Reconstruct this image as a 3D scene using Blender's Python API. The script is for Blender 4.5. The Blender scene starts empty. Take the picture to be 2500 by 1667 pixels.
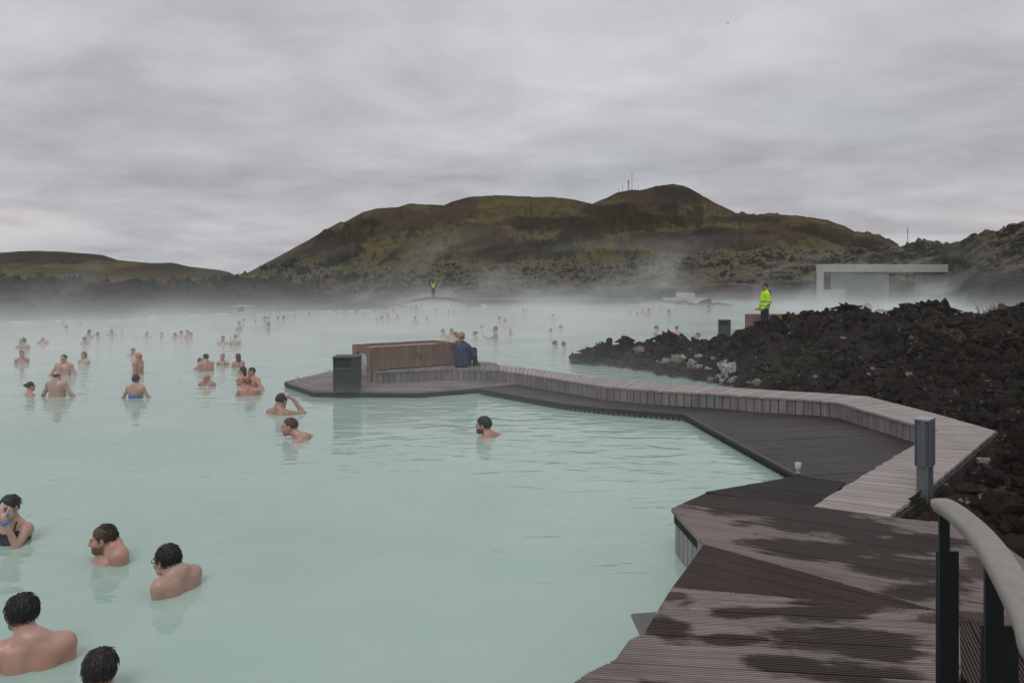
import bpy, math, random
import numpy as np
from mathutils import Vector, Matrix

random.seed(7)
rng = np.random.default_rng(7)
sc = bpy.context.scene
COL = sc.collection
R = math.radians

# ------------------------------------------------------------------ camera
CAM_H, F, HOR = 2.05, 1740.0, 696.0
cam_d = bpy.data.cameras.new("camera")
cam_d.sensor_width = 36.0
cam_d.lens = 36.0 * F / 2500.0
cam_d.shift_y = -(833.5-HOR)/2500.0          # the photograph's uprights stay upright: level camera, lens shifted down
cam_d.clip_start, cam_d.clip_end = 0.05, 12000.0
cam = bpy.data.objects.new("camera", cam_d)
cam.location = (0, 0, CAM_H)
cam.rotation_euler = (R(90), 0, 0)
COL.objects.link(cam)
sc.camera = cam
sc.view_settings.view_transform = 'Standard'
sc.view_settings.look = 'None'
sc.view_settings.gamma = 1.0
sc.view_settings.use_curve_mapping = False
sc.view_settings.exposure = 0.0
sc.cycles.volume_step_rate = .2
sc.cycles.volume_max_steps = 220
sc.cycles.volume_bounces = 1
sc.cycles.max_bounces = 6
sc.cycles.diffuse_bounces = 3
sc.cycles.use_denoising = True

# ------------------------------------------------------------------ node helper
class NT:
    """small helper to wire shader nodes"""
    def __init__(s, tree):
        s.t = tree; s.n = tree.nodes; s.l = tree.links
    def node(s, typ, **kw):
        nd = s.n.new(typ)
        for k, v in kw.items():
            setattr(nd, k, v)
        return nd
    def put(s, sock, v):
        if hasattr(v, 'is_output') or isinstance(v, bpy.types.NodeSocket):
            s.l.new(v, sock)
        elif v is not None:
            if sock.type == 'RGBA' and len(v) == 3: v = (*v, 1)
            sock.default_value = v
    def math(s, op, a, b=None, c=None, clamp=False):
        nd = s.node('ShaderNodeMath', operation=op, use_clamp=clamp)
        s.put(nd.inputs[0], a); s.put(nd.inputs[1], b); s.put(nd.inputs[2], c)
        return nd.outputs[0]
    def vec(s, op, a, b=None, scale=None):
        nd = s.node('ShaderNodeVectorMath', operation=op)
        s.put(nd.inputs[0], a)
        if b is not None: s.put(nd.inputs[1], b)
        if scale is not None: s.put(nd.inputs['Scale'], scale)
        return nd.outputs['Value'] if op in ('DISTANCE', 'LENGTH', 'DOT_PRODUCT') else nd.outputs[0]
    def noise(s, v, scale, detail=4, rough=.5, dist=0, out=0):
        nd = s.node('ShaderNodeTexNoise')
        s.put(nd.inputs['Vector'], v); s.put(nd.inputs['Scale'], scale); s.put(nd.inputs['Detail'], detail)
        s.put(nd.inputs['Roughness'], rough); s.put(nd.inputs['Distortion'], dist)
        return nd.outputs[out]
    def voronoi(s, v, scale, feature='F1', out=0, rand=1.0):
        nd = s.node('ShaderNodeTexVoronoi', feature=feature)
        s.put(nd.inputs['Vector'], v); s.put(nd.inputs['Scale'], scale); s.put(nd.inputs['Randomness'], rand)
        return nd.outputs[out]
    def mapr(s, v, a, b, c=0., d=1., smooth=False):
        nd = s.node('ShaderNodeMapRange', clamp=True)
        if smooth: nd.interpolation_type = 'SMOOTHSTEP'
        s.put(nd.inputs[0], v); s.put(nd.inputs[1], a); s.put(nd.inputs[2], b); s.put(nd.inputs[3], c); s.put(nd.inputs[4], d)
        return nd.outputs[0]
    def mix(s, f, a, b, mode='MIX'):
        nd = s.node('ShaderNodeMix', data_type='RGBA', blend_type=mode)
        s.put(nd.inputs[0], f); s.put(nd.inputs[6], a); s.put(nd.inputs[7], b)
        return nd.outputs[2]
    def mixf(s, f, a, b):
        nd = s.node('ShaderNodeMix', data_type='FLOAT')
        s.put(nd.inputs[0], f); s.put(nd.inputs[2], a); s.put(nd.inputs[3], b)
        return nd.outputs[0]
    def mixv(s, f, a, b):
        nd = s.node('ShaderNodeMix', data_type='VECTOR')
        s.put(nd.inputs[0], f); s.put(nd.inputs[4], a); s.put(nd.inputs[5], b)
        return nd.outputs[1]
    def ramp(s, v, pts, interp='LINEAR'):
        nd = s.node('ShaderNodeValToRGB'); cr = nd.color_ramp; cr.interpolation = interp
        while len(cr.elements) < len(pts): cr.elements.new(.5)
        for e, (p, c) in zip(cr.elements, pts):
            e.position = p; e.color = (*c, 1) if len(c) == 3 else c
        s.put(nd.inputs[0], v)
        return nd.outputs[0]
    def sep(s, v):
        nd = s.node('ShaderNodeSeparateXYZ'); s.put(nd.inputs[0], v); return nd.outputs
    def comb(s, x, y, z):
        nd = s.node('ShaderNodeCombineXYZ')
        for i, v in enumerate((x, y, z)): s.put(nd.inputs[i], v)
        return nd.outputs[0]
    def pos(s): return s.node('ShaderNodeNewGeometry').outputs['Position']
    def nrm(s): return s.node('ShaderNodeNewGeometry').outputs['Normal']
    def obj(s): return s.node('ShaderNodeTexCoord').outputs['Object']
    def rnd(s): return s.node('ShaderNodeObjectInfo').outputs['Random']
    def attr(s, name, out='Fac'):
        return s.node('ShaderNodeAttribute', attribute_name=name).outputs[out]
    def bump(s, h, strength=.5, dist=.02, normal=None):
        nd = s.node('ShaderNodeBump'); s.put(nd.inputs['Strength'], strength); s.put(nd.inputs['Distance'], dist)
        s.put(nd.inputs['Height'], h); s.put(nd.inputs['Normal'], normal) if normal is not None else None
        return nd.outputs[0]

MATS = {}
def material(name, build):
    if name in MATS: return MATS[name]
    m = bpy.data.materials.new(name); m.use_nodes = True
    t = NT(m.node_tree); t.n.clear()
    out = t.node('ShaderNodeOutputMaterial')
    kind, sock = build(t)
    t.l.new(sock, out.inputs[kind])
    MATS[name] = m
    return m
def bsdf(t, color, rough=.6, normal=None, spec=.5, metal=0., **kw):
    b = t.node('ShaderNodeBsdfPrincipled')
    t.put(b.inputs['Base Color'], color); t.put(b.inputs['Roughness'], rough)
    t.put(b.inputs['Specular IOR Level'], spec); t.put(b.inputs['Metallic'], metal)
    if normal is not None: t.put(b.inputs['Normal'], normal)
    for k, v in kw.items(): t.put(b.inputs[k.replace('_', ' ')], v)
    return 'Surface', b.outputs[0]
def plain(name, color, rough=.6, var=.12, scale=8., spec=.4, metal=0., bump=.0):
    def build(t):
        n = t.noise(t.obj(), scale, 4, .6)
        c = t.mix(n, tuple(max(0, x*(1-var*2)) for x in color), tuple(min(1, x*(1+var*2)) for x in color))
        nn = t.bump(t.noise(t.obj(), scale*6, 3), bump, .01) if bump else None
        return bsdf(t, c, rough, nn, spec, metal)
    return material(name, build)

# ------------------------------------------------------------------ sky and light
SUN_EL, SUN_AZ = R(52), R(200)          # azimuth measured from +Y towards +X
w = bpy.data.worlds.new("World"); sc.world = w; w.use_nodes = True
t = NT(w.node_tree); t.n.clear()
wo = t.node('ShaderNodeOutputWorld'); bg = t.node('ShaderNodeBackground')
bg.inputs['Strength'].default_value = 0.1
sky = t.node('ShaderNodeTexSky', sky_type='NISHITA', sun_disc=False)
sky.sun_elevation = SUN_EL; sky.sun_rotation = SUN_AZ
d = t.node('ShaderNodeTexCoord').outputs['Generated']
sx, sy, sz = t.sep(d)
den = t.math('ADD', t.math('MAXIMUM', sz, 0.0), .16)
cp = t.comb(t.math('DIVIDE', sx, den), t.math('DIVIDE', sy, den), 0.)
warp = t.vec('SCALE', t.vec('SUBTRACT', t.noise(cp, .9, 3, .5, out=1), (.5, .5, .5)), scale=.6)
cp2 = t.vec('ADD', cp, warp)
n1 = t.noise(t.vec('MULTIPLY', cp2, (.6, .95, 1)), .7, 5, .5)        # long stratus rolls
n2 = t.noise(t.vec('ADD', t.vec('MULTIPLY', cp2, (1.25, 1.35, 1)), (7, 3, 1)), 1.9, 6, .56)
nn = t.math('ADD', t.math('MULTIPLY', n1, .64), t.math('MULTIPLY', n2, .36))
cloud = t.ramp(nn, [(.30, (3.1, 3.22, 3.4)), (.43, (4.2, 4.27, 4.42)), (.54, (5.25, 5.25, 5.38)), (.66, (6.6, 6.55, 6.62))])
tint = t.noise(cp, .45, 2, .5)
cloud = t.vec('MULTIPLY', cloud, t.mixv(t.mapr(tint, .38, .62), (1.03, .985, 1.01), (.94, .972, 1.005)))
# thinner cover near the horizon lets some blue through
gap = t.math('MULTIPLY', t.mapr(n2, .5, .68, 0., 1., True), t.mapr(sz, .02, .14, .35, .03))
cl = t.mix(gap, cloud, t.vec('SCALE', sky.outputs[0], scale=1.0))
lift = t.mapr(sz, .15, 1., 1., 1.55)                                    # overcast sky brightens smoothly to the zenith
cl = t.vec('SCALE', cl, scale=lift)
t.put(bg.inputs['Color'], cl)
t.l.new(bg.outputs[0], wo.inputs['Surface'])
w.cycles.sampling_method = 'MANUAL'; w.cycles.sample_map_resolution = 512

sun_d = bpy.data.lights.new("sun", 'SUN'); sun_d.energy = 0.9; sun_d.angle = R(25); sun_d.color = (1, .97, .93)
sun = bpy.data.objects.new("sun", sun_d); COL.objects.link(sun)
sv = Vector((math.sin(SUN_AZ)*math.cos(SUN_EL), math.cos(SUN_AZ)*math.cos(SUN_EL), math.sin(SUN_EL)))
sun.rotation_euler = sv.to_track_quat('Z', 'Y').to_euler()

# ------------------------------------------------------------------ geometry helpers
def ray(px, py):
    return Vector(((px-1250)/F, 1., (HOR-py)/F))
def P(px, py, z=0.):
    """the point at height z seen at a place of the photograph"""
    dv = ray(px, py); k = (z-CAM_H)/dv.z
    return Vector((dv.x*k, dv.y*k, z))
def PY(px, py, Y):
    dv = ray(px, py); k = Y/dv.y
    return Vector((dv.x*k, Y, CAM_H + dv.z*k))

def np_mesh(name, V, Fc, mats=(), smooth=False, attrs=None):
    V = np.asarray(V, np.float32); Fc = np.asarray(Fc, np.int32)
    me = bpy.data.meshes.new(name); k = Fc.shape[1]
    me.vertices.add(len(V)); me.vertices.foreach_set('co', V.ravel())
    me.loops.add(Fc.size); me.loops.foreach_set('vertex_index', Fc.ravel())
    me.polygons.add(len(Fc)); me.polygons.foreach_set('loop_start', np.arange(0, Fc.size, k, dtype=np.int32))
    me.update(calc_edges=True); me.validate()
    if smooth: me.polygons.foreach_set('use_smooth', np.ones(len(me.polygons), bool))
    for m in (mats if isinstance(mats, (list, tuple)) else [mats]): me.materials.append(m)
    for an, av in (attrs or {}).items():
        av = np.asarray(av, np.float32)
        if av.ndim == 1:
            a = me.attributes.new(an, 'FLOAT', 'POINT'); a.data.foreach_set('value', av)
        else:
            a = me.attributes.new(an, 'FLOAT_COLOR', 'POINT')
            a.data.foreach_set('color', np.c_[av, np.ones(len(av), np.float32)].ravel())
    return me
class MB:
    """collects polygons of any size and links them as one object"""
    def __init__(s): s.v = []; s.f = []
    def add(s, vs, fs):
        o = len(s.v); s.v += [tuple(v) for v in vs]; s.f += [tuple(i+o for i in f) for f in fs]; return s
    def box(s, c, size, rz=0., M=None):
        hx, hy, hz = (a/2 for a in size)
        m = M or (Matrix.Translation(c) @ Matrix.Rotation(rz, 4, 'Z'))
        vs = [m @ Vector((x*hx, y*hy, z*hz)) for x in (-1, 1) for y in (-1, 1) for z in (-1, 1)]
        return s.add(vs, [(0, 1, 3, 2), (4, 6, 7, 5), (0, 4, 5, 1), (2, 3, 7, 6), (0, 2, 6, 4), (1, 5, 7, 3)])
    def prism(s, poly, z0, z1):
        n = len(poly)
        if n < 3: return s
        a = sum(poly[i][0]*poly[(i+1) % n][1]-poly[(i+1) % n][0]*poly[i][1] for i in range(n))
        if abs(a) < 1e-7: return s
        if a < 0: poly = poly[::-1]
        vs = [(p[0], p[1], z0) for p in poly] + [(p[0], p[1], z1) for p in poly]
        return s.add(vs, [tuple(range(n-1, -1, -1)), tuple(range(n, 2*n))] + [(i, (i+1) % n, n+(i+1) % n, n+i) for i in range(n)])
    def tube(s, pts, rad, seg=8, cap=True):
        pts = [Vector(p) for p in pts]; n = len(pts)
        rs = rad if isinstance(rad, (list, tuple)) else [rad]*n
        rings = []
        up = Vector((0, 0, 1))
        for i, p in enumerate(pts):
            d_ = (pts[min(i+1, n-1)]-pts[max(i-1, 0)]).normalized()
            a = d_.cross(up) if abs(d_.dot(up)) < .95 else d_.cross(Vector((1, 0, 0)))
            a.normalize(); b = d_.cross(a)
            rings.append([p + (a*math.cos(q)+b*math.sin(q))*rs[i] for q in (2*math.pi*k/seg for k in range(seg))])
        vs = [v for r_ in rings for v in r_]
        fs = [(i*seg+k, i*seg+(k+1) % seg, (i+1)*seg+(k+1) % seg, (i+1)*seg+k) for i in range(n-1) for k in range(seg)]
        if cap: fs += [tuple(range(seg-1, -1, -1)), tuple(range((n-1)*seg, n*seg))]
        return s.add(vs, fs)
    def lathe(s, prof, seg=20, c=(0, 0, 0)):
        n = len(prof)
        vs = [(c[0]+r_*math.cos(2*math.pi*k/seg), c[1]+r_*math.sin(2*math.pi*k/seg), c[2]+z_) for r_, z_ in prof for k in range(seg)]
        fs = [(i*seg+k, i*seg+(k+1) % seg, (i+1)*seg+(k+1) % seg, (i+1)*seg+k) for i in range(n-1) for k in range(seg)]
        return s.add(vs, fs)
    def mesh(s, name, mat=None, smooth=False):
        me = bpy.data.meshes.new(name); me.from_pydata(s.v, [], s.f); me.update()
        if mat: me.materials.append(mat)
        if smooth: me.polygons.foreach_set('use_smooth', np.ones(len(me.polygons), bool))
        return me
    def build(s, name, mat=None, parent=None, smooth=False, bevel=0.):
        return link(name, s.mesh(name, mat, smooth), parent, bevel=bevel)

def link(name, me, parent=None, loc=None, rz=0., bevel=0.):
    o = bpy.data.objects.new(name, me); COL.objects.link(o)
    if parent: o.parent = parent
    if loc is not None: o.location = loc
    if rz: o.rotation_euler = (0, 0, rz)
    if bevel:
        b = o.modifiers.new('bevel', 'BEVEL'); b.width = bevel; b.segments = 2; b.limit_method = 'ANGLE'
    return o
def tag(o, label=None, cat=None, group=None, kind=None):
    for k, v in (('label', label), ('category', cat), ('group', group), ('kind', kind)):
        if v: o[k] = v
    return o
def empty(name, loc=(0, 0, 0), rz=0., label=None, cat=None, group=None, kind=None):
    o = bpy.data.objects.new(name, None); o.location = loc; o.rotation_euler = (0, 0, rz); o.empty_display_size = .2
    COL.objects.link(o); return tag(o, label, cat, group, kind)
def clip(poly, n, c):
    """part of a polygon where n.p <= c"""
    out = []
    for i in range(len(poly)):
        a, b = poly[i], poly[(i+1) % len(poly)]
        da, db = n[0]*a[0]+n[1]*a[1]-c, n[0]*b[0]+n[1]*b[1]-c
        if da <= 0: out.append(a)
        if da*db < 0:
            k = da/(da-db); out.append((a[0]+(b[0]-a[0])*k, a[1]+(b[1]-a[1])*k))
    return out

# numpy noise
def _h(ix, iy, iz, seed):
    n = (ix.astype(np.int64)*374761393 + iy.astype(np.int64)*668265263 + iz.astype(np.int64)*2147483647 + seed*1274126177) & 0xffffffff
    n = ((n ^ (n >> 13))*1274126177) & 0xffffffff
    n = ((n ^ (n >> 15))*2246822519) & 0xffffffff
    return ((n ^ (n >> 16)) & 0xffffff)/float(0xffffff)
def vnoise3(x, y, z, seed=0):
    xi, yi, zi = np.floor(x), np.floor(y), np.floor(z)
    fx, fy, fz = x-xi, y-yi, z-zi
    s = lambda q: q*q*q*(q*(q*6-15)+10)
    fx, fy, fz = s(fx), s(fy), s(fz)
    r_ = 0
    for a in (0, 1):
        for b in (0, 1):
            for c in (0, 1):
                wgt = (fx if a else 1-fx)*(fy if b else 1-fy)*(fz if c else 1-fz)
                r_ = r_ + wgt*_h(xi+a, yi+b, zi+c, seed)
    return r_*2-1
def vnoise(x, y, seed=0):
    xi, yi = np.floor(x), np.floor(y)
    fx, fy = x-xi, y-yi
    s = lambda q: q*q*q*(q*(q*6-15)+10)
    fx, fy = s(fx), s(fy); z = np.zeros_like(xi)
    a = _h(xi, yi, z, seed); b = _h(xi+1, yi, z, seed); c = _h(xi, yi+1, z, seed); d_ = _h(xi+1, yi+1, z, seed)
    return (a*(1-fx)*(1-fy)+b*fx*(1-fy)+c*(1-fx)*fy+d_*fx*fy)*2-1
def fbm(x, y, oct=5, seed=0, gain=.5, ridged=False):
    r_ = 0; a = 1.; tot = 0
    for i in range(oct):
        ca, sa = math.cos(.6*i+.3), math.sin(.6*i+.3)
        n = vnoise(x*ca-y*sa+17.3*i, x*sa+y*ca-9.1*i, seed+i)
        r_ = r_ + a*((1-2*np.abs(n)) if ridged else n); tot += a
        a *= gain; x = x*2.03; y = y*2.03
    return r_/tot
def worley(x, y, seed=0):
    xi, yi = np.floor(x), np.floor(y); f1 = np.full(x.shape, 9.); f2 = np.full(x.shape, 9.); cid = np.zeros_like(x)
    z = np.zeros_like(x)
    for a in (-1, 0, 1):
        for b in (-1, 0, 1):
            cx, cy = xi+a, yi+b
            px_ = cx+_h(cx, cy, z, seed); py_ = cy+_h(cx, cy, z, seed+5)
            dd = np.hypot(x-px_, y-py_)
            near = dd < f1
            f2 = np.where(near, f1, np.minimum(f2, dd)); cid = np.where(near, _h(cx, cy, z, seed+9), cid); f1 = np.where(near, dd, f1)
    return f1, f2, cid
def smooth(a, b, x):
    q = np.clip((x-a)/(b-a), 0, 1); return q*q*(3-2*q)
def grid_faces(nr, nc):
    i = np.arange(nr-1)[:, None]*nc + np.arange(nc-1)[None, :]
    return np.stack([i, i+1, i+nc+1, i+nc], -1).reshape(-1, 4)
# ------------------------------------------------------------------ water
def m_water(t):
    p = t.pos(); x, y, z = t.sep(p)
    dist = t.vec('LENGTH', p)
    # milky silica water: pale blue-green body, glossy skin
    cloudy_refl = t.mapr(t.math('ADD', t.math('MULTIPLY', t.noise(p, .16, 4, .55, .6), .6), t.math('MULTIPLY', t.noise(p, .8, 3, .5, .4), .4)), .36, .64)  # milkiness plus pale steam reflections, both painted as patches of colour
    col = t.mix(cloudy_refl, (.295, .415, .355), (.37, .48, .425))
    calm = t.mapr(t.noise(p, .16, 2, .5), .38, .62, .25, 1., True)
    r1 = t.noise(t.vec('MULTIPLY', p, (.8, 1.7, 1)), 1.9, 2, .45, .6)
    r2 = t.noise(t.vec('MULTIPLY', p, (1., 1.6, 1)), 5.5, 2, .5, .3)
    h = t.math('ADD', t.math('MULTIPLY', r1, 1.0), t.math('MULTIPLY', r2, .17))
    st = t.math('MULTIPLY', calm, t.mapr(dist, 4, 60, .8, .5))
    nrm = t.bump(h, st, .05)
    return bsdf(t, col, .045, nrm, .5, IOR=1.333)
M_water = material('milky_water', m_water)
mb = MB(); mb.add([(-170, -40, 0), (170, -40, 0), (170, 170, 0), (-170, 170, 0)], [(0, 1, 2, 3)])
tag(mb.build('water', M_water), 'milky pale turquoise lagoon water with soft ripples', kind='structure')

M_ground = plain('lagoon_bed', (.03, .03, .028), .9)
mb = MB(); n = 48
mb.add([(7000*math.cos(2*math.pi*i/n), 7000*math.sin(2*math.pi*i/n), -1.5) for i in range(n)], [tuple(range(n))])
tag(mb.build('ground', M_ground), 'dark ground under the lagoon and the lava', kind='structure')

# ------------------------------------------------------------------ far hills
def m_hill(t):
    p = t.pos(); k = 1/100.
    q = t.vec('SCALE', p, scale=k)
    nz = t.sep(t.nrm())[2]
    big = t.noise(q, 1.1, 5, .6, .6); mid = t.noise(t.vec('ADD', q, (4, 9, 2)), 3.2, 6, .65, .4); fine = t.noise(q, 22, 6, .75)
    streak = t.noise(t.vec('MULTIPLY', q, (9, 1.5, 1.2)), 1.3, 5, .65, .8)
    grass = t.mix(t.mapr(mid, .35, .65), (.088, .074, .029), (.15, .126, .062))
    soil = t.mix(fine, (.060, .042, .026), (.098, .072, .049))
    rock = t.mix(fine, (.022, .020, .018), (.058, .052, .044))
    sl = t.math('ADD', t.math('MULTIPLY', big, .5), t.math('MULTIPLY', streak, .5))
    c = t.mix(t.mapr(t.math('ADD', sl, t.math('MULTIPLY', t.math('SUBTRACT', t.attr('soil'), .3), .3)), .45, .56), grass, soil)
    rk = t.math('ADD', t.mapr(nz, .93, .76), t.math('MULTIPLY', t.math('SUBTRACT', mid, .5), 1.6), clamp=True)
    rk = t.math('MAXIMUM', rk, t.attr('rock'))
    c = t.mix(t.math('MULTIPLY', rk, .85), c, rock)
    c = t.mix(t.mapr(fine, .3, .75, .0, .5), c, t.vec('SCALE', c, scale=.5))
    n_ = t.bump(t.noise(q, 22, 6, .7), .6, 6.)
    return bsdf(t, c, .95, n_, .1)
M_hill = material('moss_hill', m_hill)
def lut(tab):
    a = np.array(tab, float); return lambda x: np.interp(x, a[:, 0], a[:, 1])
def hill(name, label, prof, dist, foot, back, nu, nr, x0, x1, seed, rough, rocks=(), soils=()):
    s0_ = lut(prof); crag = lut([(0, .6), (600, .5), (900, .8), (1500, 1.), (1600, 2.2), (1740, 1.5), (1790, 5), (1905, 4), (1950, 1.2), (2080, 1.5), (2100, 6), (2190, 6), (2230, 1)])
    s = lambda q_: s0_(q_)-crag(q_)*fbm(q_/9., q_*0+seed, 4, seed+3, .6)*1.1
    px = np.linspace(x0, x1, nu); rows = np.linspace(0, 1, nr)
    U, T = np.meshgrid(px, rows)
    # depth of the crest wanders so the hill is a body with shoulders and gullies, not a cut-out
    crest = dist*(1 + .07*vnoise(U/330., U*0+3., seed))
    Y = np.where(T < .7, foot + (crest-foot)*(T/.7), crest + back*(T-.7)/.3)
    sky_y = s(U); top = CAM_H + (696-sky_y)/F*crest
    q = np.clip(T/.7, 0, 1)
    shape = np.where(T < .7, q**1.12*(.55+.45*q) + .0*q, 1-((T-.7)/.3)**2*.9)
    X = (U-1250)/F*Y
    g = fbm(X/150., Y/260., 6, seed, .52); gr = fbm(X/60., Y/190., 5, seed+9, .55, True)
    env = np.sin(np.pi*np.clip(T/.7, 0, 1))**.8*np.clip(top/140., .12, 1)
    Z = top*shape + rough*env*(g*.85+gr*.4)
    # low cliff bands half way up
    band = smooth(.12, .3, fbm(X/240., Y/500., 3, seed+21))*smooth(.25, .4, q)*smooth(.95, .7, q)
    Z = Z + band*rough*.55*np.sin(q*17+g*5)*env
    Z = np.where(T == 0, -5, Z)
    PYs = 696-(Z-CAM_H)/Y*F; brk = fbm(X/55., Y/90., 4, seed+41); soil = 0; rk2 = 0
    for (a, b, ra, rb) in rocks:
        gsn = smooth(1.25, .55, np.hypot((U-a)/ra, (PYs-b)/rb)+.55*brk); rk2 = np.maximum(rk2, gsn)
    for (a, b, ra, rb) in soils: soil = np.maximum(soil, smooth(1.3, .4, np.hypot((U-a)/ra, (PYs-b)/rb)+.5*brk))
    Z = Z + rk2*env*rough*.4*(fbm(X/22., Y/30., 4, seed+61, .6, True))
    rock = np.clip(band*1.2 + smooth(.1, .4, gr)*.35 + smooth(.93, 1., q)*.5, 0, 1)
    rock = np.maximum(rock*.7, rk2); soil = soil+np.zeros_like(rock)
    V = np.stack([X, Y, Z], -1).reshape(-1, 3)
    o = link(name, np_mesh(name, V, grid_faces(nr, nu), M_hill, True, {'rock': rock.ravel(), 'soil': soil.ravel()}))
    return tag(o, label, kind='structure')
main_prof = [(500, 705), (560, 678), (600, 668), (659, 637), (716, 606), (767, 578), (802, 557), (832, 541), (840, 543), (886, 518), (918, 509), (972, 506), (999, 497), (1083, 501), (1106, 491), (1145, 480), (1216, 476), (1300, 480), (1348, 480), (1400, 486), (1446, 497), (1480, 483), (1507, 470), (1540, 464), (1568, 463), (1596, 455), (1642, 448), (1675, 454), (1710, 475), (1755, 499), (1803, 521), (1812, 517), (1830, 524), (1858, 522), (1895, 521), (1942, 526), (2017, 536), (2063, 552), (2092, 567), (2115, 564), (2143, 573), (2162, 582), (2180, 587), (2195, 598), (2240, 640), (2330, 690), (2420, 700)]
hill('hill', 'large moss green and brown volcanic hill rising behind the lagoon', main_prof, 1500, 760, 700, 760, 170, 470, 2460, 31, 34,
     [(1340, 548, 120, 20), (1215, 622, 120, 18), (1310, 612, 90, 22), (1570, 532, 120, 13), (1490, 515, 70, 18), (1650, 470, 80, 22), (1740, 575, 90, 22), (1830, 535, 120, 10), (1420, 575, 60, 20), (2130, 600, 80, 22), (880, 545, 60, 12), (790, 575, 40, 10)],
     [(985, 535, 90, 30), (1100, 520, 70, 40), (1680, 585, 120, 30), (1600, 480, 130, 30), (1180, 580, 60, 40), (1900, 570, 100, 20)])
left_prof = [(-500, 640), (-250, 626), (-120, 622), (0, 617), (50, 613), (95, 612), (150, 614), (250, 622), (290, 635), (370, 642), (420, 641), (460, 650), (540, 660), (562, 665), (580, 682), (640, 697), (760, 700)]
hill('hill', 'low dark flat topped hill far behind the left lava shore', left_prof, 2300, 1300, 900, 420, 110, -520, 760, 57, 22, [(110, 630, 230, 18), (-100, 640, 160, 22), (420, 652, 150, 9)], [(350, 668, 260, 12), (80, 690, 200, 10)])

# ------------------------------------------------------------------ lava field round the lagoon
def m_lava_far(t):
    p = t.pos(); nz = t.sep(t.nrm())[2]
    big = t.noise(p, .12, 4, .6); mid = t.noise(p, .7, 5, .65); fine = t.noise(p, 4.5, 5, .7)
    moss = t.mix(mid, (.05, .045, .022), (.185, .167, .105))
    moss = t.mix(t.mapr(big, .4, .65), moss, t.mix(mid, (.07, .056, .032), (.185, .165, .115)))
    rock = t.mix(t.mapr(t.math('ADD', t.math('MULTIPLY', fine, .4), t.math('MULTIPLY', t.noise(p, 1.6, 5, .7), .6)), .36, .64), (.010, .009, .008), (.062, .056, .048))
    up = t.math('ADD', t.math('MULTIPLY', nz, 1.0), t.math('MULTIPLY', t.math('SUBTRACT', mid, .5), .75))
    f = t.math('MULTIPLY', t.mapr(t.math('ADD', up, t.math('MULTIPLY', t.math('SUBTRACT', big, .5), .7)), .69, .94, 0, 1, True), t.attr('moss'), clamp=True)
    c = t.mix(f, rock, moss)
    c = t.mix(t.mapr(fine, .25, .6, .55, 0), c, t.vec('SCALE', c, scale=.4))
    sp = t.mapr(t.noise(p, 9, 2, .5), .74, .8, 0, .25)
    c = t.mix(sp, c, (.28, .27, .25))
    return bsdf(t, c, .95, t.bump(fine, .8, .25), .1)
M_lava_far = material('mossy_lava', m_lava_far)
shore = lut([(-600, 33), (-300, 36), (0, 40), (300, 43), (500, 50), (640, 54), (720, 54.5), (900, 59), (950, 63), (985, 77), (1105, 78), (1128, 75), (1330, 75), (1560, 78), (1640, 81), (1690, 88), (1862, 89), (1885, 86), (2000, 88), (2300, 86), (2330, 74), (2370, 62), (2430, 54), (2500, 50), (2700, 45), (3000, 40)])
cliff = lut([(-600, 1.4), (0, 1.45), (300, 1.4), (450, 1.3), (600, 1.1), (760, .75), (850, .55), (900, .4), (960, .2), (1300, .6), (1700, .7), (2000, .8), (2200, 1.), (2330, 1.2), (2500, 1.5), (3000, 1.5)])
skyl = lut([(-600, 702), (0, 702), (300, 699), (450, 694), (600, 678), (800, 657), (1000, 643), (1300, 642), (1500, 637), (1700, 616), (1870, 605), (2000, 611), (2100, 603), (2200, 588), (2260, 581), (2330, 572), (2400, 553), (2450, 546), (2500, 531), (2700, 480), (3000, 450)])
skyd = lut([(-600, 150), (0, 150), (300, 160), (450, 180), (600, 220), (800, 260), (1300, 260), (1500, 240), (1700, 200), (1870, 170), (2000, 170), (2100, 150), (2200, 122), (2260, 108), (2330, 98), (2400, 88), (2450, 84), (2500, 80), (2700, 74), (3000, 70)])
nu, nr = 1050, 430
px = np.linspace(-420, 2920, nu); k = np.linspace(0, 1, nr)
U, T = np.meshgrid(px, k)
S0, SD = shore(U), skyd(U)
Yn = S0-2.; Yf = SD*1.9
Y = Yn*(Yf/Yn)**(T**1.05)
X = (U-1250)/F*Y
wob = 2.2*vnoise(X/7., Y/7., 3) + 1.0*vnoise(X/2.5, Y/2.5, 4)
dsh = Y-S0+wob
top = CAM_H+(696-skyl(U))/F*SD
q = np.clip(dsh/np.maximum(SD-S0, 1), 0, 1.6)
cl = cliff(U)
base = cl*smooth(0, 4.5, dsh) + np.maximum(top-cl-.9, -.2)*np.where(q < 1, q**1.05, 1-.25*(q-1))
big = fbm(X/16., Y/16., 3, 11)
f1, f2, cid = worley(X/3.4+.8*vnoise(X/3, Y/3, 5), Y/4.4+.8*vnoise(X/3, Y/3, 6), 2)
g1, g2, gid = worley(X/1.35+.5*vnoise(X, Y, 7), Y/1.6+.5*vnoise(X, Y, 8), 12)
pil = lambda a, b, w_: np.sqrt(np.clip(1-(1-np.clip((b-a)/w_, 0, 1))**2, 0, 1))
dome = pil(f1, f2, .85)*(.25+1.0*cid)
dome2 = pil(g1, g2, .7)*(.2+.9*gid)
land = smooth(-1.0, 2.5, dsh)
amp = np.interp(Y, [40, 70, 150, 300], [.6, .95, 1.45, 1.9])*np.where(U < 800, .75+.25*smooth(2, 26, dsh), .4+.6*smooth(2, 26, dsh))*np.where((U > 780) & (U < 1750), .35+.65*smooth(3, 40, dsh), np.where(U < 780, 1.55, 1))
Z = base + land*amp*(big*1.1 + dome*1.15 + dome2*.6 - 1.0 + .2*fbm(X/.7, Y/.7, 3, 33))
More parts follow.
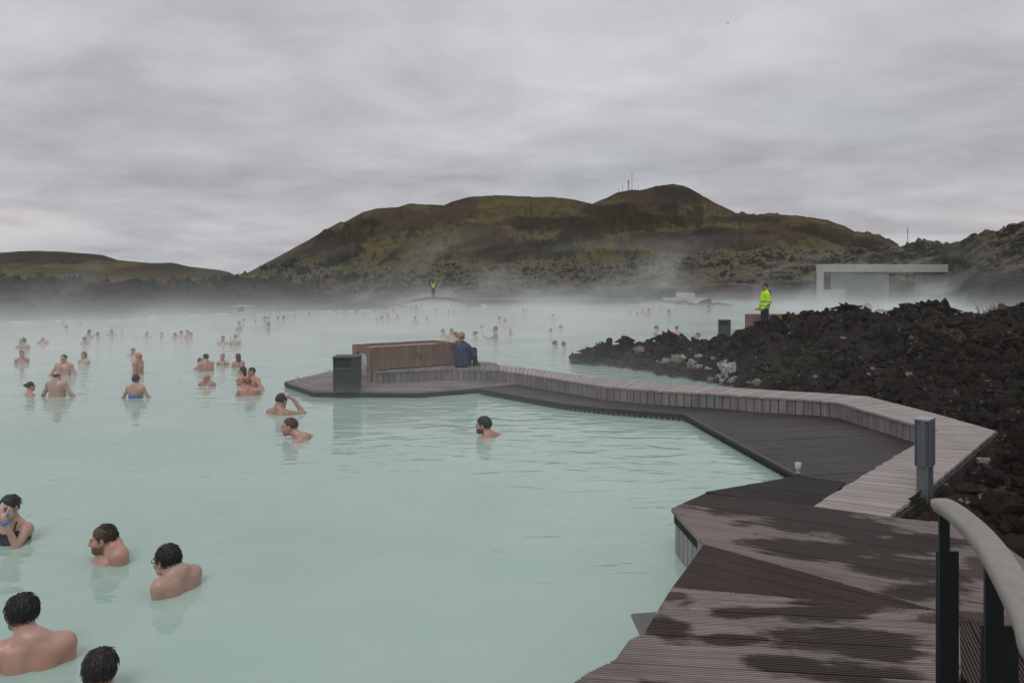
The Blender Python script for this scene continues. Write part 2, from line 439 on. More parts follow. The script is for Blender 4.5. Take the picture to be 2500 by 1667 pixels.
Z = np.where(dsh < 0, np.minimum(Z, -.05)+dsh*.3, Z)
mossy = smooth(.16, .42, q + .25*big) * np.where(U < 520, smooth(.04, .14, q), 1)
mossy = np.maximum(mossy, smooth(1.1, 2.2, Z/np.maximum(cl, .5))*smooth(600, 1000, U)*smooth(6, 22, dsh+4*big))
mossy = np.maximum(mossy, smooth(.16, .36, q+.2*big)*smooth(2050, 2200, U))
V = np.stack([X, Y, Z], -1).reshape(-1, 3)
tag(link('lava_terrain', np_mesh('lava_terrain', V, grid_faces(nr, nu), M_lava_far, True, {'moss': mossy.ravel()})),
    'mossy lava field rising from the far shore of the lagoon', kind='structure')
def lava_z(x, y):
    pxx = x/y*F+1250; i = int(np.clip(np.searchsorted(px, pxx), 1, nu-1)); j = int(np.argmin(np.abs(Y[:, i]-y)))
    return float(Z[j, i])
# ------------------------------------------------------------------ timber decks
ZU, ZL = .34, .11
def wood_mat(name, dry, dry2, wet=(.035, .025, .024), mask=None, upright=False, stain=.5, drough=.75, wrough=.42, warm=None, vary=.5):
    """weathered boards; mask(t, position) gives how wet a place is"""
    def build(t):
        p = t.pos(); rn = t.rnd()
        o = t.obj() if not upright else p
        off = t.comb(t.math('MULTIPLY', rn, 37.), t.math('MULTIPLY', rn, 91.), 0)
        g = t.vec('ADD', t.vec('MULTIPLY', o, (1.6, 34, 34) if not upright else (34, 34, 1.8)), off)
        grain = t.noise(g, 1., 5, .65, .4); fine = t.noise(t.vec('SCALE', g, scale=3.), 1., 3, .7)
        blot = t.noise(p, 1.6, 5, .62)
        c = t.mix(t.mapr(grain, .3, .7), dry, dry2)
        c = t.mix(t.mapr(rn, 0, 1, .0, vary), c, t.vec('SCALE', c, scale=.6))
        if warm: c = t.mix(t.mapr(t.noise(off, .37, 1), .45, .62, 0, .6), c, warm)
        c = t.mix(t.math('MULTIPLY', t.mapr(blot, .5, .66), stain), c, t.vec('SCALE', c, scale=.45))
        c = t.mix(t.mapr(fine, .55, .7, 0, .35), c, t.vec('SCALE', c, scale=.55))
        rg = t.mixf(grain, drough-.08, drough+.08)
        hgt = t.math('ADD', grain, t.math('MULTIPLY', fine, .4))
        if mask is not None:
            m = mask(t, p, grain)
            wc = t.mix(t.mapr(grain, .35, .7), wet, tuple(x*1.75 for x in wet))
            wc = t.mix(t.mapr(rn, 0, 1, 0, .4), wc, t.vec('SCALE', wc, scale=.6))
            c = t.mix(m, c, wc); rg = t.mixf(m, rg, t.mapr(grain, .3, .7, wrough-.06, wrough+.16))
        return bsdf(t, c, rg, t.bump(hgt, .35, .004), .22)
    return material(name, build)
def splotches(lst):
    """wet footprints and puddles: noise edged spots at real places on the boards"""
    def mask(t, p, grain):
        al = t.vec('MULTIPLY', t.obj(), (1.5, 5.5, 1.)); ofs = t.math('MULTIPLY', t.rnd(), 9.)
        nz = t.math('SUBTRACT', t.noise(p, 3.2, 5, .6), .5); nz2 = t.math('SUBTRACT', t.noise(t.vec('ADD', al, t.comb(ofs, 0, 0)), 2.2, 4, .65), .5)
        wob = t.math('ADD', t.math('MULTIPLY', nz, 1.15), t.math('MULTIPLY', nz2, 1.05))
        wob = t.math('ADD', wob, t.math('ADD', t.math('MULTIPLY', t.math('SUBTRACT', grain, .5), .4), t.math('MULTIPLY', t.math('SUBTRACT', t.rnd(), .5), .28)))
        m = t.mapr(t.noise(t.vec('MULTIPLY', p, (1, 1.6, 1)), 1.15, 4, .6), .575, .62, 0., .85)
        for px_, py_, rx, ry in lst:
            c_ = P(px_, py_, ZU)
            dd = t.vec('LENGTH', t.vec('MULTIPLY', t.vec('SUBTRACT', p, tuple(c_)), (1/rx, 1/ry, 0)))
            m = t.math('MAXIMUM', m, t.mapr(t.math('ADD', dd, t.math('MULTIPLY', wob, 1.6)), 1.2, .66, 0., 1., True))
        return m
    return mask
def always(v): return lambda t, p, g: t.math('ADD', t.mapr(t.noise(p, .9, 4, .6), .3, .7, -.12, .1), v, clamp=True)
wetspots = [(1790, 1218, .7, .22), (1905, 1235, .8, .28), (2010, 1275, .5, .3), (1900, 1330, .22, .2), (2010, 1345, .34, .2), (1960, 1245, .6, .2), (2180, 1385, .36, .22),
            (2215, 1330, .45, .2), (2090, 1300, .3, .25), (2000, 1500, .22, .12), (2060, 1560, .34, .16), (2150, 1590, .22, .1), (1930, 1620, .2, .08), (2080, 1640, .3, .12),
            (1850, 1495, .2, .07), (1760, 1560, .24, .05), (1630, 1530, .12, .14), (2060, 1480, .26, .08), (2250, 1440, .3, .12)]
M_near = wood_mat('near_deck_wood', (.18, .146, .13), (.325, .276, .255), (.036, .024, .021), splotches(wetspots), stain=.3)
M_wedge = wood_mat('wet_wedge_wood', (.16, .125, .115), (.25, .21, .195), (.036, .021, .017), always(.93))
M_lower = wood_mat('lower_deck_wood', (.15, .12, .115), (.24, .2, .19), (.019, .0145, .0145), always(.97), wrough=.46)
M_walk = wood_mat('walkway_wood', (.25, .213, .198), (.40, .357, .34), stain=.3, drough=.6)
M_plat = wood_mat('platform_wood', (.16, .138, .13), (.31, .272, .262), stain=.6, vary=.9)
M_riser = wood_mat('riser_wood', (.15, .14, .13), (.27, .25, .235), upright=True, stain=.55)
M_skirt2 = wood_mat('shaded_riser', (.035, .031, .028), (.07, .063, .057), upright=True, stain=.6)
M_skirt = wood_mat('skirt_wood', (.24, .25, .245), (.36, .37, .37), upright=True, stain=.5)
M_dark = plain('dark_underside', (.018, .017, .016), .9)
M_crust = plain('mineral_crust', (.34, .34, .31), .9, .2, 14)
M_cab = wood_mat('cabinet_wood', (.175, .106, .074), (.26, .168, .124), upright=True, stain=.25)

def board_section(parent, poly, ang, width, gap, z, thick, mat, grooves=0, tilt=None, off=0., name='plank', cutnoise=0.):
    """fill a polygon with boards running along ang; every board is an object; tilt=(normal plane) gives sloping boards"""
    c = (sum(p[0] for p in poly)/len(poly), sum(p[1] for p in poly)/len(poly))
    ca, sa = math.cos(ang), math.sin(ang)
    loc = [((p[0]-c[0])*ca+(p[1]-c[1])*sa, -(p[0]-c[0])*sa+(p[1]-c[1])*ca) for p in poly]
    y0, y1 = min(p[1] for p in loc), max(p[1] for p in loc)
    n = int((y1-y0)/width)+2
    y = y0-off
    zf = tilt or (lambda X, Y: z)
    for i in range(n):
        a, b = y+i*width+gap/2, y+(i+1)*width-gap/2
        pl = clip(clip(loc, (0, -1), -a), (0, 1), b)
        if len(pl) < 3: continue
        m = MB(); dz = random.uniform(-.0016, .0016)
        top = -.009 if grooves else 0
        m.prism(pl, -thick, top)
        if grooves:
            gw = (b-a)/grooves
            for k in range(grooves):
                ga, gb = a+k*gw+gw*.26, a+(k+1)*gw-gw*.26
                q = clip(clip(loc, (0, -1), -ga), (0, 1), gb)
                if len(q) >= 3: m.prism(q, top-.004, 0)
        if not m.v: continue
        if tilt:
            m.v = [(v[0], v[1], v[2]+zf(c[0]+v[0]*ca-v[1]*sa, c[1]+v[0]*sa+v[1]*ca)-z) for v in m.v]
        o = m.build(name, mat, parent); o.location = (c[0], c[1], z+dz); o.rotation_euler = (0, 0, ang)
def resample(pts, n):
    pts = [Vector((p[0], p[1])) for p in pts]
    L = [0.]
    for a, b in zip(pts, pts[1:]): L.append(L[-1]+(b-a).length)
    out = []
    for i in range(n+1):
        s_ = L[-1]*i/n; j = max(k for k in range(len(pts)-1) if L[k] <= s_+1e-9)
        k = (s_-L[j])/max(L[j+1]-L[j], 1e-9); out.append(pts[j].lerp(pts[j+1], min(k, 1)))
    return out, L[-1]
def strip_boards(parent, inner, outer, width, z, thick, mat, over=.03):
    _, li = resample(inner, 4); _, lo = resample(outer, 4)
    n = max(2, round((li+lo)/2/width)); A, _ = resample(inner, n); B, _ = resample(outer, n)
    for i in range(n):
        ga, gb = .042, .958
        a0, a1, b0, b1 = A[i].lerp(A[i+1], ga), A[i].lerp(A[i+1], gb), B[i].lerp(B[i+1], ga), B[i].lerp(B[i+1], gb)
        dx = ((b0+b1)/2-(a0+a1)/2); ang = math.atan2(dx.y, dx.x); c = (a0+a1+b0+b1)/4
        e = dx.normalized(); jit = random.uniform(-.008, .008)
        a0 = a0-e*(over+jit); a1 = a1-e*(over+jit); b0 = b0+e*(over-jit); b1 = b1+e*(over+jit)
        M = Matrix.Rotation(-ang, 2)
        m = MB(); m.prism([tuple(M @ (q-c)) for q in (a0, b0, b1, a1)], -thick, 0)
        o = m.build('plank', mat, parent); o.location = (c.x, c.y, z+random.uniform(-.002, .002)); o.rotation_euler = (0, 0, ang)
def riser_boards(parent, line, width, z0, z1, thick, mat, name='plank', inset=0., wobble=.004, side=1, gap=.05):
    n = max(1, round(resample(line, 4)[1]/width)); A, _ = resample(line, n); bk = MB()
    for i in range(n):
        a, b = A[i].lerp(A[i+1], gap), A[i].lerp(A[i+1], 1-gap); d_ = (b-a); nrm = Vector((-d_.y, d_.x)).normalized()*side
        c = (a+b)/2+nrm*(inset+random.uniform(0, wobble))
        m = MB(); m.box((0, 0, 0), (d_.length, thick, z1-z0+random.uniform(-.006, .002)))
        away = nrm if nrm.dot(c) > 0 else -nrm
        e_ = nrm*inset+away*(thick*.5+.010)
        q0, q1 = A[i]+e_, A[i+1]+e_; q2, q3 = q1+away*.012, q0+away*.012
        bk.prism([tuple(q0), tuple(q1), tuple(q2), tuple(q3)], z0, z1-.01)
        o = m.build(name, mat, parent); o.location = (c.x, c.y, (z0+z1)/2); o.rotation_euler = (0, 0, math.atan2(d_.y, d_.x))
    bk.build('backing', M_dark, parent)  # dark strip added behind the boards so their gaps look shaded
def P2(px_, py_, z): v = P(px_, py_, z); return (v.x, v.y)
def ang_of(a, b): return math.atan2(b[1]-a[1], b[0]-a[0])

# --- near deck: three fans of grooved boards
A = P2(1639, 1240, ZU); TL = P2(1722, 1203, ZU); TR = P2(1984, 1235, ZU); WR = P2(2170, 1261, ZU)
B = P2(1719, 1327, ZU); L2 = P2(1641, 1433, ZU)
back = [WR, P2(2246, 1269, ZU), P2(2334, 1277, ZU), P2(2459, 1335, ZU), (3.1, 3.9), (4.2, 3.2)]
apex = (P2(2400, 1520, ZU)[0], P2(2400, 1520, ZU)[1])
edge = [L2, P2(1600, 1497, ZU), P2(1574, 1543, ZU), P2(1536, 1560, ZU), P2(1503, 1608, ZU), P2(1434, 1641, ZU), P2(1395, 1667, ZU), (-.1, 2.72), (-.35, 2.3), (-.55, 1.2), (-.7, -1.5)]
deck = empty('boardwalk', (0, 0, 0), label='wet grooved timber boardwalk in the near right corner', kind='structure')
a1 = ang_of(TL, TR)
right_far = (4.2, 2.0)
S1 = [A, TL, TR] + back + [(4.2, 2.6), apex, B]
board_section(deck, S1, a1-R(3), .142, .006, ZU, .03, M_near, 9)
S2 = [B, apex, L2]
board_section(deck, S2, ang_of(B, apex)+R(7), .142, .006, ZU-.001, .03, M_wedge, 9)
# darker boards running away under the handrail
e1, e2, e3, e4 = P2(2342, 1495, ZU), P2(2346, 1642, ZU), P2(2560, 1700, ZU), (2.3, 2.6)
S3 = [L2, apex, (e1[0], e1[1]), e2, (1.9, 2.55), (2.6, 2.0), (2.6, -1.5), (-.7, -1.5)] + edge[1:][::-1][1:]
board_section(deck, [L2, e1, e2, (1.4, 2.62), (1.9, 2.3), (2.6, 1.6), (2.6, -1.5)] + edge[1:][::-1], R(-6), .142, .006, ZU-.0005, .03, M_near, 9)
board_section(deck, [e1, apex, (4.2, 2.6), (4.2, 1.7), (1.9, 2.31), e2], R(-112), .142, .007, ZU-.004, .03, M_wedge, 9)
# supports and skirts
def inset_poly(poly, d):
    cx, cy = sum(p[0] for p in poly)/len(poly), sum(p[1] for p in poly)/len(poly)
    return [(p[0]+(cx-p[0])*d, p[1]+(cy-p[1])*d) for p in poly]
mb = MB()
mb.prism([A, TL, TR] + back + [(4.2, -1.5), (-.6, -1.5)] + edge[::-1][1:] + [B], ZU-.11, ZU-.035)
mb.v = [(v[0]+(.02 if v[0] < 2 else 0), v[1], v[2]) for v in mb.v]
mb.build('joist_frame', M_dark, deck)
A_in, B_in, L_in = (A[0]+.035, A[1]-.015), (B[0]+.03, B[1]-.01), (L2[0]+.04, L2[1])
riser_boards(deck, [A_in, B_in], .115, -.25, ZU-.038, .022, M_skirt, 'skirting_board', gap=.085)
riser_boards(deck, [B_in, L_in, (edge[2][0]+.04, edge[2][1])], .1, -.25, ZU-.038, .022, M_skirt, 'skirting_board', side=1)
# grey footing slab at water level
mb = MB(); mb.prism([P2(1537, 1493, .015), P2(1640, 1486, .015), (P2(1640, 1486, .015)[0]+.1, P2(1561, 1545, .015)[1]), P2(1561, 1545, .015)], -.4, .012)
mb.build('footing', plain('wet_concrete', (.10, .10, .105), .5, .25, 14), deck, bevel=.02)

# --- ramp and the lower, wet deck
BL_, BR_ = P2(1949, 1160, ZL), P2(2065, 1178, ZL)
low = empty('lower_deck', (0, 0, 0), label='dark wet lower deck curving along the water edge', kind='structure')
mid_t, mid_b = Vector(TL).lerp(Vector(TR), .5), Vector(BL_).lerp(Vector(BR_), .5)
ax = (mid_b-mid_t); run = ax.length; ax.normalize()
slope = lambda X, Y: ZU + (ZL-ZU)*min(max(((X-mid_t.x)*ax.x+(Y-mid_t.y)*ax.y)/run, -.2), 1.2)
board_section(low, [TL, BL_, BR_, TR], a1, .142, .006, ZU-.002, .03, M_lower, 6, tilt=lambda X, Y: slope(X, Y)-.002)
low_front = [(1172, 949), (1280, 968), (1380, 985), (1482, 996), (1600, 1005), (1668, 1010.5), (1682, 1016), (1949, 1160)]
low_back = [(1259, 938), (1380, 959), (1469, 971), (1533, 978), (1635, 986), (1737, 994), (1839, 1005), (1980, 1013), (2046, 1019), (2236, 1079)]
lf = [P2(*q, ZL) for q in low_front]; lb = [P2(*q, ZL) for q in low_back]
I1 = P2(2290, 1050, ZU)
poly_low = lf[5:] + [BR_, TR, (I1[0]+.1, I1[1])] + [lb[9], lb[8]]
board_section(low, lf[6:] + [BR_, TR, (I1[0], I1[1]+.05), lb[8]], R(12), .142, .006, ZL, .03, M_lower, 0)
board_section(low, lf[3:7] + [lb[8], lb[7], lb[6], lb[5], lb[4]], R(3), .142, .006, ZL-.0006, .03, M_lower, 0)
board_section(low, lf[0:4] + [lb[4], lb[3], lb[2], lb[1], lb[0]], R(-24), .142, .006, ZL-.0012, .03, M_lower, 0)
mb = MB(); mb.prism(lf + [BR_, TR, (I1[0], I1[1])] + lb[:9][::-1], ZL-.07, ZL-.034); mb.build('joist_frame', M_dark, low)
# overflow gutter under its edge: dark lip, pale crusted back and short uprights
def shift(line, d):
    out = []
    for i, p in enumerate(line):
        a, b = Vector(line[max(i-1, 0)]), Vector(line[min(i+1, len(line)-1)]); q = (b-a).normalized(); out.append((p[0]-q.y*d, p[1]+q.x*d))
    return out
m = MB(); s_ = shift(lf, .012); s2 = shift(lf, -.02)
for i in range(len(lf)-1): m.prism([s_[i], s_[i+1], s2[i+1], s2[i]], ZL-.022, ZL+.004)
m.build('edge_lip', plain('wet_lip', (.02, .019, .018), .4), low)
m = MB(); s3 = shift(lf, .085); s4 = shift(lf, .05)
for i in range(len(lf)-1): m.prism([s3[i], s3[i+1], s4[i+1], s4[i]], -.2, ZL-.04)
m.build('gutter_back', M_crust, low)
line = shift(lf, .025); n = round(resample(line, 4)[1]/.085); pts, _ = resample(line, n)
slat_me = MB().box((0, 0, 0), (.02, .03, .075)).mesh('gutter_slat', M_dark)
for i in range(n):
    d_ = pts[i+1]-pts[i]
    o = link('gutter_slat', slat_me, low, (pts[i].x, pts[i].y, .04), math.atan2(d_.y, d_.x))

# --- raised walkway with its upright boards
walk = empty('raised_walkway', (0, 0, 0), label='pale weathered raised timber walkway curving round the lower deck', kind='structure')
T_ = P2(2430, 1053, ZU); K1 = P2(2046, 981, ZU); K2 = P2(2117, 968, ZU)
near_out = [WR, P2(2281, 1179, ZU), T_]
strip_boards(walk, [TR, I1], near_out, .118, ZU, .028, M_walk, .0)
strip_boards(walk, [I1, K1], [T_, P2(2280, 1010, ZU), K2], .118, ZU, .028, M_walk)
w3i = [(2046, 981), (1980, 975), (1763, 961.6), (1610, 953), (1482, 943), (1380, 927), (1290, 913), (1220, 904)]
w3o = [(2117, 968), (2011, 960), (1867, 951.5), (1650, 939), (1482, 925), (1380, 911), (1290, 899), (1220, 891)]
strip_boards(walk, [P2(*q, ZU) for q in w3i], [P2(*q, ZU) for q in w3o], .118, ZU, .028, M_walk)
bFL, bFR, bBR, bBL = (-2.79, 14.15), (-1.218, 15.32), (-1.803, 16.13), (-3.37, 14.93)
w4i = [P2(*q, ZU) for q in [(1220, 904), (1154, 902), (1087, 901), (1010, 904.5), (930, 908.5)]] + [(-2.74, 14.1)]
w4o = [P2(1220, 891, ZU), (-.62, 15.5), (-1.0, 15.46), (-1.2, 15.30), (-1.9, 14.78), (-2.70, 14.19)]
strip_boards(walk, w4i, w4o, .118, ZU, .028, M_plat)
board_section(walk, [(-.3, 15.14), (-.64, 15.54), (-1.2, 15.36), (-1.80, 16.2), (-1.2, 16.5), (-.35, 15.7)], R(35), .118, .006, ZU, .028, M_plat)
ri = [P2(*q, ZU) for q in w3i]
riser_boards(walk, [(I1[0], I1[1]), K1], .118, ZL-.03, ZU-.03, .022, M_riser, 'upright_board')
riser_boards(walk, ri + w4i[1:], .118, ZL-.03, ZU-.03, .022, M_riser, 'upright_board')
riser_boards(walk, [TR, I1], .118, ZL-.03, ZU-.03, .022, M_riser, 'upright_board', inset=-.02)
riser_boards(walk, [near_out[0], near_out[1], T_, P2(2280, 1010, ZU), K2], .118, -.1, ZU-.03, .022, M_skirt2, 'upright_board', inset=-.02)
ro = [P2(*q, ZU) for q in w3o]
riser_boards(walk, ro, .16, -.2, ZU-.03, .022, M_riser, 'upright_board', inset=.03)

# --- island platform at the end of the walkway
plat = empty('platform', (0, 0, 0), label='grey timber platform standing out into the lagoon beyond the walkway', kind='structure')
pf = [P2(*q, ZL+.01) for q in [(694, 931), (763, 954), (1026, 956), (1098, 950), (1139, 947), (1262, 937)]]
pb = [P2(803, 906.5, ZL+.01), (-3.95, 15.9), (-3.4, 15.0), (-2.8, 14.16)]
base_in = [P2(*q, ZL+.01) for q in [(1220, 931), (1154, 930), (1079, 928), (1004, 933), (930, 935)]]
tipmid = P2(775, 930, ZL+.01)
board_section(plat, [pf[0], pf[1], tipmid], ang_of(pf[0], pf[1]), .12, .018, ZL+.01, .03, M_plat)
board_section(plat, [pf[0], tipmid, pb[0]], ang_of(pf[0], pb[0]), .12, .018, ZL+.01, .03, M_plat)
board_section(plat, [pf[1]] + pf[2:4] + [base_in[2], base_in[3], base_in[4], pb[3], pb[2], pb[1], pb[0], tipmid], ang_of(pf[1], pf[2])+R(2), .12, .018, ZL+.0105, .03, M_plat)
board_section(plat, [pf[3], pf[4], pf[5], base_in[0], base_in[1], base_in[2]], ang_of(pf[3], pf[5]), .12, .018, ZL+.01, .03, M_plat)
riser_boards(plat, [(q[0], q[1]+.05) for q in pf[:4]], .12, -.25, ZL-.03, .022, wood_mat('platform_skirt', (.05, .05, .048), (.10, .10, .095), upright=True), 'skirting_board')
riser_boards(plat, [pf[0], pb[0], pb[1]], .16, -.25, ZL-.03, .022, M_riser, 'skirting_board', inset=-.05)
mb = MB(); mb.prism(pf + base_in + pb[::-1], ZL-.06, ZL-.022); mb.build('joist_frame', M_dark, plat)
# far platform on the other side of the lava, where the guard stands
plat2 = empty('platform', (0, 0, 0), label='far timber platform beside the lava bank with a bin and a cabinet', kind='structure')
g0 = P2(1744, 825, ZU); g1 = P2(1800, 834.5, ZU); g2 = P2(1800, 818.5, ZU)
far_poly = [g0, g1, (8.0, 21.0), (11.0, 21.6), (11.2, 25.4), (9.0, 25.4), g2]
board_section(plat2, far_poly, R(8), .16, .014, ZU, .03, M_plat)
riser_boards(plat2, [g0, g1, (8., 21.)], .14, -.2, ZU-.03, .022, M_riser, 'skirting_board', inset=.04)
riser_boards(plat2, [g2, g0], .2, -.2, ZU-.03, .022, M_riser, 'skirting_board', inset=.04)

# ------------------------------------------------------------------ cabinets
def cabinet(FL, FR, depth, z0, z1, label, with_panel=True):
    o = empty('cabinet', (FL[0], FL[1], z0), ang_of(FL, FR), label, 'cabinet', 'timber cabinets on the platforms')
    Lx = math.hypot(FR[0]-FL[0], FR[1]-FL[1]); h = z1-z0; th = .022
    def face(a, b, n, zb):
        a, b = Vector(a), Vector(b); d_ = (b-a); ang = math.atan2(d_.y, d_.x)
        for i in range(n):
            c = a.lerp(b, (i+.5)/n); w_ = d_.length/n-.006
            m = MB(); m.box((0, 0, 0), (w_, th, h-zb))
            q = m.build('board', M_cab, o); q.location = (c.x, c.y, zb+(h-zb)/2+random.uniform(-.003, .003)); q.rotation_euler = (0, 0, ang)
    face((0, 0), (Lx/14, 0), 1, 0); face((Lx/14, 0), (Lx, 0), 13, .24 if with_panel else 0)
    face((Lx+.012, .012), (Lx+.012, depth-.01), 6, 0); face((Lx, depth), (0, depth), 14, 0); face((-.012, depth-.012), (-.012, .012), 6, 0)
    MB().box((Lx/2, depth/2, h-.075), (Lx-.03, depth-.03, .03)).build('top_panel', plain('dusty_top', (.33, .27, .25), .85, .2, 9), o)
    MB().box((Lx/2, depth/2, (h-.1)/2), (Lx-.06, depth-.06, h-.1)).build('carcass', M_dark, o)
    M_metal = plain('brushed_lamp', (.22, .19, .17), .45, metal=.4)
    def lamp(x, y, z):
        m = MB(); m.box((x, y, z), (.075, .06, .055)); m.box((x, y-.012, z+.036), (.095, .085, .014)); m.box((x, y+.01, z-.04), (.05, .04, .03))
        return m.build('wall_lamp', M_metal, o, bevel=.004)
    lamp(Lx*.53, -.045, h-.18)
    if with_panel:
        lamp(-.05, depth*.62, h-.15)
        def m_panel(t):
            p = t.obj(); x, y, z = t.sep(p)
            n_ = t.noise(t.vec('MULTIPLY', p, (1, 7, 7)), 1.4, 5, .6, 1.2)
            line = t.noise(t.vec('MULTIPLY', p, (3, 3, 40)), 1., 4, .6)
            a = t.math('MULTIPLY', t.mapr(n_, .49, .54), t.mapr(z, -.1, .1, 0, 1))
            c = t.mix(line, (.16, .15, .145), (.26, .245, .235)); c = t.mix(a, c, (.62, .64, .66))  # grey streaked panel with a white patch towards its top
            return bsdf(t, c, .35)
        q = MB().box((0, 0, 0), (.012, depth*.52, h*.62)).build('end_panel', material('blotched_panel', m_panel), o)
        q.location = (-.031, depth*.42, h*.47)
    return o
cabinet(bFL, bFR, .88, ZL+.012, .815, 'brown timber cabinet with open recessed top on the island platform')
cabinet((8.12, 23.9), (10.1, 23.98), .8, ZU+.002, 1.05, 'far brown timber cabinet behind the lava and the man in yellow', False)

# ------------------------------------------------------------------ bins
def m_bin(t):
    p = t.pos(); n = t.noise(t.vec('MULTIPLY', p, (20, 20, 1.2)), 1., 4, .6)
    z = t.sep(t.obj())[2]
    c = t.mix(n, (.010, .014, .013), (.034, .041, .038)); c = t.mix(t.mapr(z, .16, .0, 0, .5), c, (.10, .105, .10))
    return bsdf(t, c, .55)
def bin_(loc, rz, wdt, h, label, mat):
    o = empty('litter_bin', loc, rz, label, 'litter bin', 'slatted litter bins on the decks')
    n = 11; r_ = wdt/2
    for side in range(4):
        for k in range(n):
            x = -r_+wdt*(k+.5)/n; m = MB()
            hh = h-.03; z0 = 0.
            if side == 0 and k < 8: hh = h*.66
            m.box((0, 0, hh/2), (wdt/n*.8, .018, hh))
            q = m.build('slat', mat, o); a = side*math.pi/2
            q.location = (x*math.cos(a)+r_*math.sin(a), x*math.sin(a)-r_*math.cos(a), 0); q.rotation_euler = (0, 0, a)
    MB().box((0, 0, h*.46), (wdt*.9, wdt*.9, h*.9)).build('liner', plain('bin_liner', (.008, .009, .009), .7), o)
    MB().box((0, 0, h-.015), (wdt*1.08, wdt*1.08, .03)).build('lid', mat, o, bevel=.006)
    MB().box((-r_*.27, -r_-.012, h*.68), (wdt*.72, .02, .016)).build('slot_rail', plain('bin_rail', (.12, .13, .13), .4, metal=.5), o)
    return o
M_bin = material('bin_green', m_bin)
q = P(841, 957, ZL+.012)
bin_((q.x, q.y+.23, ZL+.012), R(4), .43, .635, 'dark green slatted litter bin at the edge of the island platform', M_bin)
q = P(1773, 827, ZU)
bin_((q.x, q.y+.2, ZU+.002), R(-14), .36, .6, 'grey slatted litter bin on the far platform beside the lava', plain('bin_grey', (.05, .052, .05), .6, .3, 30))

# ------------------------------------------------------------------ steel bollard lamp
M_galv = material('galvanised_steel', lambda t: bsdf(t, t.mix(t.noise(t.pos(), 22, 4, .65), (.10, .115, .13), (.21, .23, .25)), .48, None, .5, .55))
q = P(2262, 1206, .33)
bl = empty('bollard_light', (q.x, q.y, .17), R(-46), 'galvanised steel bollard light between the walkway and the rocks', 'bollard light')
bl.scale = (1.0, 1.0, 1.02)
def uprofile(x, y, hgt, wx, wy, tt, open_dir):
    m = MB(); m.box((x, y, hgt/2), (wx, tt, hgt)); m.box((x-wx/2+tt/2, y+open_dir*(wy/2+tt/2), hgt/2), (tt, wy, hgt)); m.box((x+wx/2-tt/2, y+open_dir*(wy/2+tt/2), hgt/2), (tt, wy, hgt))
    return m
uprofile(-.012, -.068, .76, .085, .05, .008, 1).build('post', M_galv, bl)
uprofile(-.012, .068, .76, .085, .05, .008, -1).build('post', M_galv, bl)
m = MB(); m.box((-.062, 0, .575), (.008, .165, .37)); m.box((.040, 0, .575), (.008, .15, .37)); m.box((.0, -.085, .575), (.035, .01, .37)); m.build('lamp_housing', M_galv, bl)
MB().box((-.012, 0, .5), (.06, .11, .2)).build('lamp_core', plain('lamp_core', (.02, .02, .022), .6), bl)
m = MB(); m.box((-.012, 0, .765), (.112, .178, .012)); m.build('cap', material('cap_steel', lambda t: bsdf(t, (.36, .37, .39), .4, None, .5, .5)), bl)
for sgn in (-1, 1):
    MB().lathe([(0, 0), (.009, 0), (.009, .006), (0, .008)], 8).build('bolt', M_galv, bl).matrix_local = Matrix.Translation((-.012, sgn*.074, .62)) @ Matrix.Rotation(R(90)*sgn, 4, 'X')

# ------------------------------------------------------------------ handrail in the near corner
ZR = 1.31
def m_rail(t):
    p = t.pos(); n_ = t.noise(t.vec('MULTIPLY', p, (9, 4, 9)), 1.2, 5, .65, .5); f = t.noise(p, 60, 4, .7)
    c = t.mix(n_, (.165, .15, .13), (.32, .30, .268)); c = t.mix(t.mapr(f, .5, .7, 0, .4), c, (.12, .105, .09))
    return bsdf(t, c, .75, t.bump(f, .3, .003))
hr = empty('handrail', (1.4, 2.4, ZU), 0, 'curved worn wooden handrail on black steel posts', 'handrail')
pts = [P(*q, ZR) for q in [(2272, 1228), (2300, 1233), (2326, 1248), (2356, 1272), (2386, 1300), (2417, 1338), (2445, 1379), (2470, 1422), (2500, 1478), (2528, 1535), (2560, 1610)]]
pts += [Vector((1.03, 1.2, ZR)), Vector((.98, .8, ZR)), Vector((1.0, .2, ZR))]
def catmull(pts, k=4):
    out = []
    for i in range(len(pts)-1):
        p0, p1, p2, p3 = pts[max(i-1, 0)], pts[i], pts[i+1], pts[min(i+2, len(pts)-1)]
        for j in range(k):
            s_ = j/k; out.append(.5*((2*p1)+(-p0+p2)*s_+(2*p0-5*p1+4*p2-p3)*s_**2+(-p0+3*p1-3*p2+p3)*s_**3))
    return out+[pts[-1]]
cv = catmull(pts, 5); vs = []; fs = []; seg = 16
for i, p in enumerate(cv):
    d_ = (cv[min(i+1, len(cv)-1)]-cv[max(i-1, 0)]).normalized(); a = Vector((-d_.y, d_.x, 0)).normalized(); s_ = min(1, .45+i/9.)
    for k in range(seg):
        q = 2*math.pi*k/seg; cx, cz = math.cos(q), math.sin(q)
        vs.append(p + a*(.040*s_*abs(cx)**.6*(1 if cx > 0 else -1)) + Vector((0, 0, .022*s_*abs(cz)**.6*(1 if cz > 0 else -1))))
n = len(cv); fs = [(i*seg+k, i*seg+(k+1) % seg, (i+1)*seg+(k+1) % seg, (i+1)*seg+k) for i in range(n-1) for k in range(seg)] + [tuple(range(seg-1, -1, -1)), tuple(range((n-1)*seg, n*seg))]
hm = MB(); hm.add([v-Vector((1.4, 2.4, ZU)) for v in vs], fs); hm.build('rail', material('rail_wood', m_rail), hr, smooth=True)
M_post = plain('black_steel', (.006, .009, .010), .42, .3, 5)
